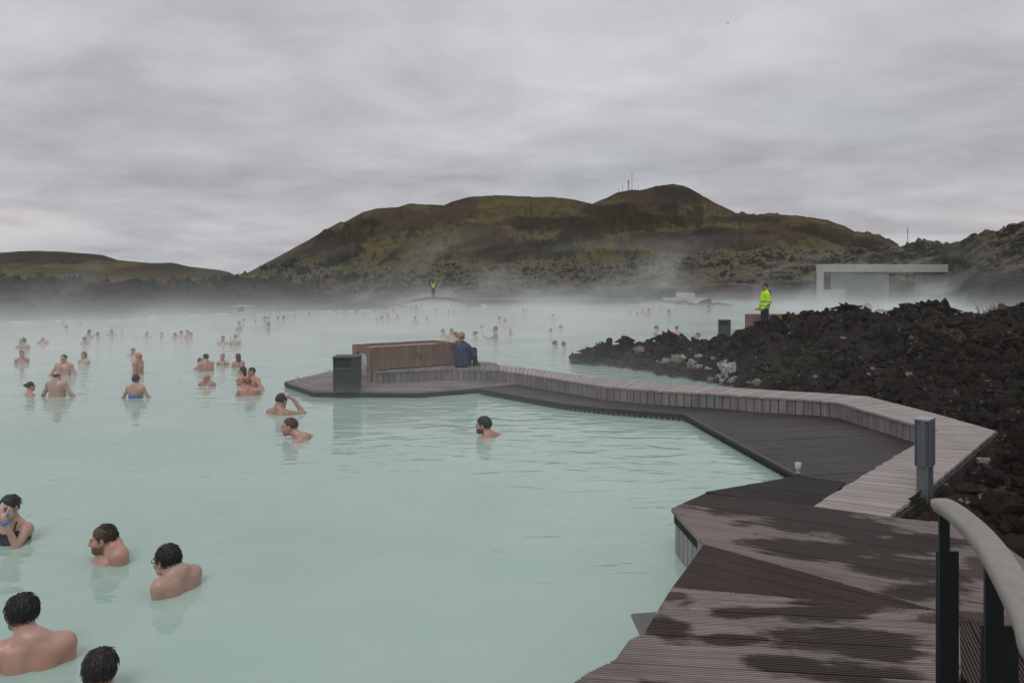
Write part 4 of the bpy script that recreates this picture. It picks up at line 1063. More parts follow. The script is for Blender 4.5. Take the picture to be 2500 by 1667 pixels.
# dry grass on the right crest of the lava bank
m = MB()
for px_, n in ((2410, 60), (2440, 90), (2395, 30)):
    for i in range(n):
        p = PY(px_+rr.uniform(-16, 16), 768, 19.5); z0 = bank_z(p.x, p.y)-.02; h_ = rr.uniform(.15, .38); dx, dy = rr.uniform(-.1, .1), rr.uniform(-.1, .1)
        m.add([(p.x-.004, p.y, z0), (p.x+.004, p.y, z0), (p.x+dx*.5+.003, p.y+dy*.5, z0+h_*.6), (p.x+dx, p.y+dy, z0+h_)], [(0, 1, 2), (0, 2, 3)])
tag(m.build('dry_grass', plain('straw', (.22, .15, .085), .9)), 'dry reddish grass on the crest of the lava bank', kind='stuff')
# ------------------------------------------------------------------ figures: smooth distance fields meshed into one continuous skin
def surface_nets(D, org, h):
    S = D < 0; nx, ny, nz = D.shape
    cnt = np.zeros((nx-1, ny-1, nz-1), np.float32); acc = np.zeros((nx-1, ny-1, nz-1, 3), np.float32)
    cs = [(a, b, c) for a in (0, 1) for b in (0, 1) for c in (0, 1)]
    sl = lambda o: D[o[0]:nx-1+o[0], o[1]:ny-1+o[1], o[2]:nz-1+o[2]]
    for o in cs:
        for ax in range(3):
            if o[ax]: continue
            o2 = tuple(1 if i == ax else o[i] for i in range(3)); d0, d1 = sl(o), sl(o2); c = (d0 < 0) != (d1 < 0)
            tt = np.where(c, d0/np.where(c, d0-d1, 1), 0); cnt += c
            for i in range(3): acc[..., i] += c*(o[i]+(tt if i == ax else 0))
    m = cnt > 0; vid = np.full(m.shape, -1, np.int64); vid[m] = np.arange(m.sum())
    I = np.argwhere(m); V = (I+acc[m]/cnt[m][:, None])*h+np.asarray(org); Q = []
    for ax in range(3):
        b, c = [(1, 2), (2, 0), (0, 1)][ax]
        s0 = [slice(1, -1)]*3; s0[ax] = slice(0, -1); s1 = list(s0); s1[ax] = slice(1, None)
        A0, A1 = S[tuple(s0)], S[tuple(s1)]; ch = np.argwhere(A0 != A1)
        if not len(ch): continue
        base = ch.copy(); base[:, b] += 1; base[:, c] += 1; flip = A0[tuple(ch.T)]
        def v(db, dc):
            q = base.copy(); q[:, b] += db; q[:, c] += dc; return vid[tuple(q.T)]
        q = np.stack([v(-1, -1), v(0, -1), v(0, 0), v(-1, 0)], 1); q[~flip] = q[~flip][:, ::-1]; Q.append(q)
    return V, np.concatenate(Q)
def smin(a, b, k):
    h = np.maximum(k-np.abs(a-b), 0)/k; return np.minimum(a, b)-h*h*k*.25
def smax(a, b, k): return -smin(-a, -b, k)
def ell(p, c, r):
    q = (p-np.array(c, np.float32))/np.array(r, np.float32); k0 = np.sqrt((q*q).sum(-1)); k1 = np.sqrt(((q/np.array(r, np.float32))**2).sum(-1))
    return k0*(k0-1)/np.maximum(k1, 1e-6)
def cap(p, a, b, ra, rb=None):
    rb = ra if rb is None else rb; a = np.array(a, np.float32); b = np.array(b, np.float32); ba = b-a
    t_ = np.clip(((p-a)@ba)/max(float(ba@ba), 1e-9), 0, 1)
    return np.sqrt(((p-a-t_[..., None]*ba)**2).sum(-1))-(ra+(rb-ra)*t_)
def sph(p, c, r): return np.sqrt(((p-np.array(c, np.float32))**2).sum(-1))-r
NECK = np.array((0, -.02, -.24), np.float32)
def head_space(p, yaw, pitch, off=(0, 0, 0)):
    q = p-NECK-np.array(off, np.float32); c, s = math.cos(yaw), math.sin(yaw)
    x, y, z = q[..., 0]*c+q[..., 1]*s, -q[..., 0]*s+q[..., 1]*c, q[..., 2]
    c, s = math.cos(pitch), math.sin(pitch); y, z = y*c+z*s, -y*s+z*c
    return np.stack([x, y, z], -1).astype(np.float32)+NECK
def d_head(p, fine=True, female=False, fat=0.):
    j = .9 if female else 1.0
    d = ell(p, (0, -.012, -.093), (.074, .092, .093))
    d = smin(d, ell(p, (0, .028, -.15), ((.056+fat*.02)*j, .063, .076)), .03)
    d = smin(d, sph(p, (0, .072, -.203), .022*j), .03)
    d = smin(d, cap(p, (-.045*j, .02, -.185), (0, .065, -.208), .022, .018), .03); d = smin(d, cap(p, (.045*j, .02, -.185), (0, .065, -.208), .022, .018), .03)
    for s in (-1, 1):
        d = smin(d, ell(p, (s*.077, -.008, -.122), (.011, .019, .031)), .008)
        if fine:
            d = smin(d, sph(p, (s*.042, .058, -.145), .024), .025)
            d = smax(d, -ell(p, (s*.031, .098, -.112), (.019, .02, .013)), .014)
            d = smin(d, sph(p, (s*.0315, .0775, -.114), .0128), .006)
            d = smax(d, -ell(p, (s*.086, -.002, -.12), (.006, .010, .018)), .006)
    d = smin(d, cap(p, (-.036, .083, -.094), (.036, .083, -.094), .0105), .018)
    d = smin(d, cap(p, (0, .088, -.108), (0, .110, -.144), .0085, .0125), .012)
    if fine:
        for s in (-1, 1): d = smin(d, sph(p, (s*.0125, .1, -.147), .0085), .008)
        d = smin(d, ell(p, (0, .0885, -.170), (.024, .012, .0055)), .006); d = smin(d, ell(p, (0, .087, -.179), (.020, .012, .006)), .005)
    return d
def hand(p, wrist, direc, palm_n, size=1., curl=.35):
    """palm, five jointed fingers"""
    w_ = np.array(wrist, np.float32); d = np.array(direc, np.float32); d /= np.linalg.norm(d); n = np.array(palm_n, np.float32); n -= d*(n@d); n /= np.linalg.norm(n); s = np.cross(d, n)
    r_ = cap(p, w_, w_+d*.03, .024*size, .026*size)
    for k in (-1, -.33, .33, 1): r_ = smin(r_, cap(p, w_+d*.02, w_+d*.085*size+s*k*.031*size, .018*size, .0125*size), .012)
    for k, L in ((-1, .062), (-.33, .078), (.33, .082), (1, .07)):
        a = w_+d*.085*size+s*k*.031*size; b = a+(d*math.cos(curl*.6)+n*math.sin(curl*.6)+s*k*.08)*L*.5*size; c = b+(d*math.cos(curl*1.7)+n*math.sin(curl*1.7))*L*.5*size
        r_ = smin(r_, cap(p, a, b, .0105*size, .0095*size), .006); r_ = smin(r_, cap(p, b, c, .0095*size, .0078*size), .004)
    a = w_+d*.025*size-s*.026*size; b = a+(d*.6-s*.75+n*.35)*.05*size; c = b+(d*.9-s*.2+n*.3)*.036*size
    r_ = smin(r_, cap(p, a, b, .0145*size, .0115*size), .012); return smin(r_, cap(p, b, c, .0115*size, .009*size), .004)
def d_body(p, o):
    f = o.get('sex', 'm') == 'f'; fat = o.get('fat', 0.); sw = o.get('sw', .172 if f else .192); nk = .046 if f else .056
    ho = np.array(o.get('hoff', (0, 0, 0)), np.float32)
    d = cap(p, np.array((0, -.022, -.17))+ho, (0, -.035, -.31), nk, nk+.012)
    for s in (-1, 1): d = smin(d, cap(p, (s*.035, -.04, -.275), (s*(sw-.03), -.03, -.33), .045, .05), .06)
    d = smin(d, ell(p, (0, -.015, -.47), (sw-.03+fat*.05, .108+fat*.03, .19)), .06)
    d = smin(d, ell(p, (0, .0, -.70), (.135+fat*.08+(0 if f else .015), .105+fat*.07, .22)), .08)
    for s in (-1, 1):
        d = smin(d, ell(p, (s*.072, .078, -.455 if not f else -.485), (.075, .035 if not f else .062, .055 if not f else .062)), .04)
        d = smin(d, ell(p, (s*.085, -.092, -.42), (.06, .03, .09)), .06)
    d = smax(d, -cap(p, (0, -.155, -.36), (0, -.14, -.75), .018), .05)
    arms = o.get('arms', {})
    for s, key in ((-1, 'l'), (1, 'r')):
        a = arms.get(key, 'down'); sh = np.array((s*sw, -.02, -.352), np.float32)
        if a == 'down': el, wr = np.array((s*(sw+.045), -.02, -.64)), np.array((s*(sw+.03), .07, -.86))
        elif a == 'out': el, wr = np.array((s*(sw+.14), .0, -.58)), np.array((s*(sw+.27), .08, -.72))
        elif a == 'wide': el, wr = np.array((s*(sw+.22), .03, -.50)), np.array((s*(sw+.40), .12, -.62))
        elif a == 'fwd': el, wr = np.array((s*(sw+.02), .2, -.52)), np.array((s*(sw-.03), .42, -.50))
        else: el, wr = np.array(a[0], np.float32), np.array(a[1], np.float32)
        ra = .052 if not f else .044; ra += fat*.012
        d = smin(d, sph(p, sh, ra+.013), .05); d = smin(d, cap(p, sh, el, ra, ra*.8), .035); d = smin(d, cap(p, el, wr, ra*.8, ra*.52), .02)
        if not isinstance(a, str):
            hd = a[2] if len(a) > 2 else wr-el
            d = smin(d, hand(p, wr, hd, a[3] if len(a) > 3 else (0, 1, 0), 1., o.get('curl', .5)) if o.get('near') else smin(cap(p, wr, np.array(wr)+np.array(hd)/np.linalg.norm(hd)*.1, .026, .024), cap(p, np.array(wr)+np.array(hd)/np.linalg.norm(hd)*.1, np.array(wr)+np.array(hd)/np.linalg.norm(hd)*.17, .024, .014), .02), .015)
    return d
def d_hair(p, style, fine):
    thick = {'crop': .005, 'short': .009, 'thick': .012, 'bun': .008, 'topbun': .008, 'pony': .010, 'long': .010, 'bob': .018, 'ring': .007, 'patch': .016, 'slick': .006, 'receding': .006, 'curly': .024}[style]
    d = ell(p, (0, -.014, -.090), (.075+thick, .093+thick, .094+thick*.9))
    z, y, x = p[..., 2], p[..., 1], p[..., 0]
    nape = -.215 if style in ('slick', 'bob', 'long', 'thick') else -.195
    line = np.where(y > -.01, -.052+1.05*(np.minimum(y, .085)-.085)-.25*np.maximum(y-.085, 0), nape)
    line = np.where((y > -.03) & (y < .035), np.maximum(np.minimum(line, -.11), -.145), line)
    d = d + np.clip((-.12-z)*.22, 0, .03)*(y < .03)
    if style == 'slick': line = np.where(y > .0, line+.012, line)
    if style == 'receding': line = np.where(y > .02, line+.018+.25*np.abs(x)*0+.02*(np.abs(x) > .02), line)
    cut = line-z
    cut = np.where(y > .02, smax(cut*.8, (y-.068)*.9-.0, .01) if style not in ('thick', 'curly') else cut*.8, cut*.8)
    d = smax(d, cut, .008)
    d = smax(d, -ell(p, (0, .08, -.14), (.058, .06, .078)), .006)
    if style not in ('long', 'bob', 'curly', 'patch'):
        for s_ in (-1, 1): d = smax(d, -ell(p, (s_*.088, -.004, -.124), (.024, .021, .034)), .006)
    if style == 'bun': d = smin(d, sph(p, (0, -.125, -.075), .04), .015)
    if style == 'topbun': d = smin(d, sph(p, (0, -.065, .018), .042), .015)
    if style == 'pony': d = smin(d, cap(p, (0, -.105, -.09), (0, -.135, -.33), .03, .018), .02)
    if style == 'long': d = smin(d, smax(ell(p, (0, -.06, -.23), (.085, .055, .2)), -(-.02-y)*1., .02), .03)
    if style == 'bob': d = smin(d, smax(ell(p, (0, -.03, -.16), (.1, .09, .09)), y-.03, .01), .02)
    if style == 'ring': d = smax(d, z+.075, .01)
    if style == 'patch': d = smax(d, -ell(p, (0, -.07, .022), (.04, .045, .04)), .01)
    if fine or style in ('curly', 'patch'):
        a = .010 if style in ('curly', 'patch') else .0065
        if style == 'slick': d = d-.0035*vnoise3(x*80, y*14, z*26, 5)
        else: d = d-a*.7*vnoise3(x*(55 if style in ('curly', 'patch') else 85), y*85, z*(55 if style in ('curly', 'patch') else 20), 5)-a*.6*vnoise3(x*150, y*150, z*40, 6)
    return d
HAIR = {'black': (.010, .009, .008), 'dark': (.022, .016, .012), 'brown': (.055, .035, .022), 'ginger': (.16, .07, .03), 'blonde': (.30, .20, .10), 'grey': (.22, .205, .19), 'light': (.14, .10, .065)}
def hair_mat(c, wet=False):
    def build(t):
        p = t.obj(); n = t.noise(t.vec('MULTIPLY', p, (75, 75, 10)), 1., 4, .65, .8); n2 = t.noise(p, 30, 3, .6)
        col = t.mix(t.mapr(n, .3, .7), tuple(x*.5 for x in HAIR[c]), tuple(min(1, x*1.5) for x in HAIR[c]))
        return bsdf(t, col, .38 if wet else .5, t.bump(t.math('ADD', n, t.math('MULTIPLY', n2, .4)), .7, .008), .45)
    return material('hair_'+c+('_wet' if wet else ''), build)
def m_skin(t):
    col = t.node('ShaderNodeAttribute', attribute_name='tone').outputs['Color']; n = t.noise(t.obj(), 26, 4, .6); n2 = t.noise(t.obj(), 7, 3, .5)
    c = t.mix(t.mapr(n2, .35, .65, 0, .6), col, t.vec('MULTIPLY', col, (1.08, .78, .70)))
    return bsdf(t, c, t.mapr(n, .3, .7, .22, .5), t.bump(t.math('ADD', t.noise(t.obj(), 160, 2), t.math('MULTIPLY', n, 1.5)), .2, .003), .5, Subsurface_Weight=.12, Subsurface_Radius=(.02, .008, .004), Subsurface_Scale=.5)
M_skin = material('skin', m_skin)
SKIN = {'fair': (.40, .275, .215), 'pale': (.44, .325, .27), 'pink': (.42, .255, .20), 'tan': (.32, .20, .14), 'red': (.40, .205, .152), 'brown': (.22, .115, .075)}
def grid(lo, hi, h):
    ax = [np.arange(a, b+h, h, dtype=np.float32) for a, b in zip(lo, hi)]
    return np.stack(np.meshgrid(*ax, indexing='ij'), -1), np.array(lo, np.float32)
def seal(D):
    D = D.copy()
    D[0] = D[-1] = 1e-3; D[:, 0] = D[:, -1] = 1e-3; D[:, :, 0] = D[:, :, -1] = 1e-3
    return D
def figure(name, o, e, h, skin, hairc, mats_extra=None, cut=True):
    """one bather: skin mesh as the thing, hair / swimsuit / beard as its parts; z=0 is the water"""
    near = h < .009; fine = h < .013; yaw, pit = R(o.get('hy', 0)), R(o.get('hp', 0)); ho = o.get('hoff', (0, 0, 0)); f = o.get('sex') == 'f'
    lo, hi = [-.33, -.22, -(e+.14)], [.33, .22, .06]
    for key, a in o.get('arms', {}).items():
        pts = [(-.62, 0, 0), (.62, .2, 0)] if isinstance(a, str) and a != 'down' else ([] if isinstance(a, str) else [np.array(a[0]), np.array(a[1]), np.array(a[1])+np.array(a[2] if len(a) > 2 else np.array(a[1])-np.array(a[0]))/np.linalg.norm(a[2] if len(a) > 2 else np.array(a[1])-np.array(a[0]))*.2])
        if a == 'fwd': pts = [(0, .62, 0)]
        for q in pts:
            for i in range(3 if not isinstance(a, str) else 2): lo[i] = min(lo[i], q[i]-.07); hi[i] = max(hi[i], q[i]+.07)
    lo[2] = -(e+.14)
    for i in range(3): lo[i] = min(lo[i], ho[i]-.16) if i < 2 else lo[i]; hi[i] = max(hi[i], ho[i]+.16) if i < 2 else max(hi[i], ho[2]+.05)
    g, org = grid(lo, hi, h); ph = head_space(g, yaw, pit, ho)
    dh = d_head(ph, fine, f, o.get('fat', 0)); db = d_body(g, o)
    D = smin(dh, db, .028); V, Q = surface_nets(seal(D), org, h)
    vh = head_space(V.astype(np.float32), yaw, pit, ho)
    tone = np.tile(np.array(SKIN[skin], np.float32), (len(V), 1)); x, y, z = vh[:, 0], vh[:, 1], vh[:, 2]
    onhead = (z > -.235) & (np.abs(x) < .1)
    ruddy = np.exp(-(((np.abs(x)-.045)/.025)**2+((z+.145)/.03)**2))*(y > .03)*onhead
    tone *= 1-np.array((0, .22, .2), np.float32)*ruddy[:, None]
    lips = (np.abs(x) < .024) & (np.abs(z+.1745) < .0075) & (y > .08); tone[lips] *= np.array((.85, .5, .5))
    brow = (np.abs(np.abs(x)-.032) < .02) & (np.abs(z+.094-.06*0) < .006+h*.3) & (y > .06); bc = np.array(HAIR[hairc if hairc else 'light'])
    tone[brow] = tone[brow]*.35+bc*.65
    eye = (((np.abs(x)-.0315)/(.0105+h*.25))**2+((z+.1135)/(.0045+h*.3))**2 < 1) & (y > .06); tone[eye] = tone[eye]*.25+np.array((.02, .016, .014))*.75
    if o.get('beard'):
        bm = smooth(-.148, -.168, z)*smooth(-.30, -.24, z)*smooth(-.03, .0, y)*smooth(.0, .012, .088-np.abs(x))*(~lips)*onhead
        mo = (np.abs(x) < .03)*smooth(-.163, -.158, z)*smooth(-.15, -.155, z)*(y > .07)
        k = np.clip(np.maximum(bm, mo), 0, 1)*o['beard']; tone = tone*(1-k[:, None])+bc[None]*1.2*k[:, None]
    if o.get('mask'):
        face = d_head(vh, fine, f) < .004
        k = (smooth(-.028, -.05, z)*(y > .02)*(np.abs(np.abs(x)-.032) > .017).astype(float)*1. + 0)*(z > -.225)
        k = np.maximum(k, ((z < -.128) & (y > .02) & (z > -.222))*1.)*(~lips); k = k*face; tone = tone*(1-.85*k[:, None])+np.array((.5, .5, .49))*.85*k[:, None]
    if o.get('chest'):
        k = np.exp(-((V[:, 0]/.07)**2+((V[:, 2]+.44)/.09)**2))*(V[:, 1] > .03)*.5; tone = tone*(1-k[:, None])+np.array((.06, .04, .03))*k[:, None]
    V2_ = V+np.array((0, 0, e))
    ob = link(name, np_mesh(name, V2_, Q, M_skin, True, {'tone': tone}))
    if o.get('hair') and o['hair'] != 'bald':
        hh = max(h*.8, .004); hl = np.array((-.13, -.2, -.42 if o['hair'] in ('long', 'pony') else -.25)); hg, horg = grid(hl, (.13, .13, .075), hh)
        dd = d_hair(hg, o['hair'], fine); dd = smax(dd, -(d_head(hg, False, f)+.004), .001)
        HV, HQ = surface_nets(seal(dd), horg, hh)
        if near: HV, HQ = strands(HV, HQ, o['hair'], o.get('nstr', 170))
        q = HV-NECK; c, s = math.cos(pit), math.sin(pit); q = np.stack([q[:, 0], q[:, 1]*c-q[:, 2]*s, q[:, 1]*s+q[:, 2]*c], 1)
        c, s = math.cos(yaw), math.sin(yaw); q = np.stack([q[:, 0]*c-q[:, 1]*s, q[:, 0]*s+q[:, 1]*c, q[:, 2]], 1)+NECK+np.array(ho)+np.array((0, 0, e))
        link('hair', np_mesh('hair', q, HQ, hair_mat(hairc, near or o.get('wet', False)), True), ob)
    if o.get('suit'):
        sc_, kind_ = o['suit']; top = -.39 if kind_ == 'front' else -.47
        reg = g[..., 2]-np.where(g[..., 1] > 0, top+.02+.25*np.abs(g[..., 0])*(1 if kind_ == 'front' else .3), top-.02)
        arm = np.abs(g[..., 0])-.155
        tx = .088 if kind_ != 'racer' else np.where(g[..., 1] < 0, .02+.07*np.clip((g[..., 2]+.48)/.2, 0, 1), .088)
        st = np.maximum(np.abs(np.abs(g[..., 0])-tx)-max(.009, h*.55), np.maximum(-(g[..., 2]+.54), g[..., 2]+.26))
        sD = np.maximum(db-.005, np.minimum(np.maximum(reg, arm), st)); sD = np.maximum(sD, -(db+.006))
        if (sD < 0).any():
            SV, SQ = surface_nets(seal(sD), org, h); link('swimsuit', np_mesh('swimsuit', SV+np.array((0, 0, e)), SQ, plain('suit_'+sc_, {'black': (.012, .013, .016), 'blue': (.05, .13, .42), 'dark': (.03, .03, .04), 'red': (.3, .04, .05), 'pale': (.42, .38, .35)}[sc_], .6), True), ob)
    return ob
def strands(V, Q, style, n):
    """loose wet locks lying over and past the hair mass"""
    r_ = np.random.default_rng(len(V)); vs = [V]; fs = [Q]; o = len(V); pick = V[r_.integers(0, len(V), n)]; c0 = np.array((0, -.014, -.09))
    for p in pick:
        nrm = (p-c0)/np.linalg.norm(p-c0)
        if p[1] > .02 or (p[2] < -.12 and p[1] > -.03): continue
        back = .8 if style == 'slick' else .2
        down = np.array((r_.normal()*.25, r_.normal()*.3-back, -1.)); down -= nrm*(down@nrm)*.85; down /= np.linalg.norm(down)
        L = r_.uniform(.02, .05); k = 5; side = np.cross(nrm, down); w0 = r_.uniform(.0012, .0036); pts = []
        for i in range(k):
            s_ = i/(k-1); pts.append(p+down*L*s_+nrm*(.003+.007*math.sin(s_*2.4)*r_.uniform(.3, 1.)))
        ring = []
        for i, q in enumerate(pts):
            w_ = w0*(1-.8*i/(k-1)); ring += [q+side*w_, q-side*w_*.5+nrm*w_, q-side*w_*.5-nrm*w_]
        vs.append(np.array(ring)); fs.append(np.array([[o+i*3+a, o+i*3+(a+1) % 3, o+(i+1)*3+(a+1) % 3, o+(i+1)*3+a] for i in range(k-1) for a in range(3)])); o += len(ring)
    return np.concatenate(vs), np.concatenate(fs)
GROUP = 'bathers standing in the lagoon'
def bather(px_, ytop, yw, face, sex, hair, hairc, skin, label, s=None, group=GROUP, **o):
    yw = yw-.11*(yw-HOR)**2/(F*CAM_H)                      # the near side of a chest meets the water lower than its middle
    b = P(px_, yw, 0); Y = b.y; top = PY(px_, ytop, Y).z
    if s is None: s = (.89 if sex == 'm' else .84)*(.87 if px_ < 700 else 1)
    if 'hoff' not in o: o['hoff'] = (0, 0, -.03 if sex == 'm' else -.015)
    e = max(top/s, .17)-o['hoff'][2]
    dist = math.hypot(b.x, b.y); h = float(np.clip(dist*.0011, .0058, .022)) if dist > 6.5 else .0058
    o = dict(o, sex=sex, hair=hair, near=dist < 8)
    ob = figure('bather', o, e, h, skin, hairc if hairc else 'light')
    hx = o.get('hoff', (0, 0, 0)); rz = R(face+180)
    off = Matrix.Rotation(rz, 3, 'Z') @ Vector((hx[0], hx[1], 0))*s
    ob.location = (b.x-off.x, b.y-off.y, 0); ob.rotation_euler = (0, 0, rz); ob.scale = (s, s, s)
    return tag(ob, label, 'person', group)
# ------------------------------------------------------------------ the bathers
RAISE_F = lambda s, reach=.4, z=-.42: [(s*.22, .2, -.54), (s*.17, reach, z), (-s*.05, .5, .8), (-s, 0, 0)]
POINT = lambda s: [(s*.23, .22, -.53), (s*.2, .46, -.42), (0, .8, .5), (-s, 0, 0)]
n1 = bather(23, 1209, 1332, 352, 'f', 'slick', 'black', 'fair', 'woman with white mud mask, raised hand and blue wristband at the left edge', .82, mask=True, suit=('black', 'front'), hp=-4,
            arms={'l': [(-.215, .15, -.455), (-.115, .185, -.185), (.55, -.15, .62), (.3, -1, 0)]}, curl=.9)
e1 = 0
n2 = bather(256, 1283, 1384, 322, 'm', 'slick', 'brown', 'pink', 'bearded man with slicked back hair looking left, near the swimmer with glasses', .86, hy=-36, hp=-6, beard=.85, sw=.168, hoff=(0, .03, -.115), nstr=800, fat=.2)
n3 = bather(409, 1331, 1454, 244, 'm', 'short', 'black', 'fair', 'man with dark glasses frame and short black hair turned away to the left', .86, hy=6, hp=-4, nstr=800, sw=.150, hoff=(-.02, .06, -.085))
n4 = bather(58, 1453, 1636, 202, 'm', 'thick', 'black', 'pink', 'broad backed man with thick black hair in the near left corner', .85, hy=24, hp=-6, sw=.168, hoff=(-.075, .07, -.04), beard=.7, nstr=900, fat=.35)
n5 = bather(246, 1589, 1726, 188, 'm', 'thick', 'dark', 'pink', 'head with wet dark hair cut off by the bottom edge', 0.86, hy=12, nstr=900, hp=-8)
# small things worn
def worn(ob, name, mb_, mat, hy, s_=1., hoff=(0, 0, 0), e=0, hp=0):
    q = mb_.build(name, mat, ob, True); M = Matrix.Translation(Vector((0, 0, e))+Vector(hoff)+Vector(NECK)) @ Matrix.Rotation(R(hy), 4, 'Z') @ Matrix.Rotation(R(hp), 4, 'X') @ Matrix.Translation(-Vector(NECK))
    q.matrix_local = M; return q
def top_of(ob): return max(v.co.z for v in ob.data.vertices)
gm = MB()
for s_ in (-1, 1):
    ring = [(s_*.032+.021*math.cos(a), .1, -.114+.015*math.sin(a)) for a in [2*math.pi*i/14 for i in range(15)]]
    gm.tube(ring, .0022, 5, False); gm.tube([(s_*.053, .098, -.11), (s_*.074, .07, -.108), (s_*.083, -.01, -.112)], .0022, 5)
gm.tube([(-.012, .104, -.11), (.012, .104, -.11)], .002, 5)
worn(n3, 'glasses', gm, plain('glasses_frame', (.012, .012, .014), .35), 6, 1, (-.02, .06, -.085), top_of(n3)+.085, -4)
wb = MB(); wc_ = Vector((-.125, .183, -.205)); wd = Vector((.35, .12, .93)).normalized(); wa = wd.cross(Vector((0, 1, 0))).normalized(); wbv = wd.cross(wa)
wb.tube([wc_+wd*k for k in (-.013, .013)], .0345, 14); q = wb.build('wristband', plain('blue_band', (.04, .19, .5), .5), n1, True); q.location = (0, 0, top_of(n1))

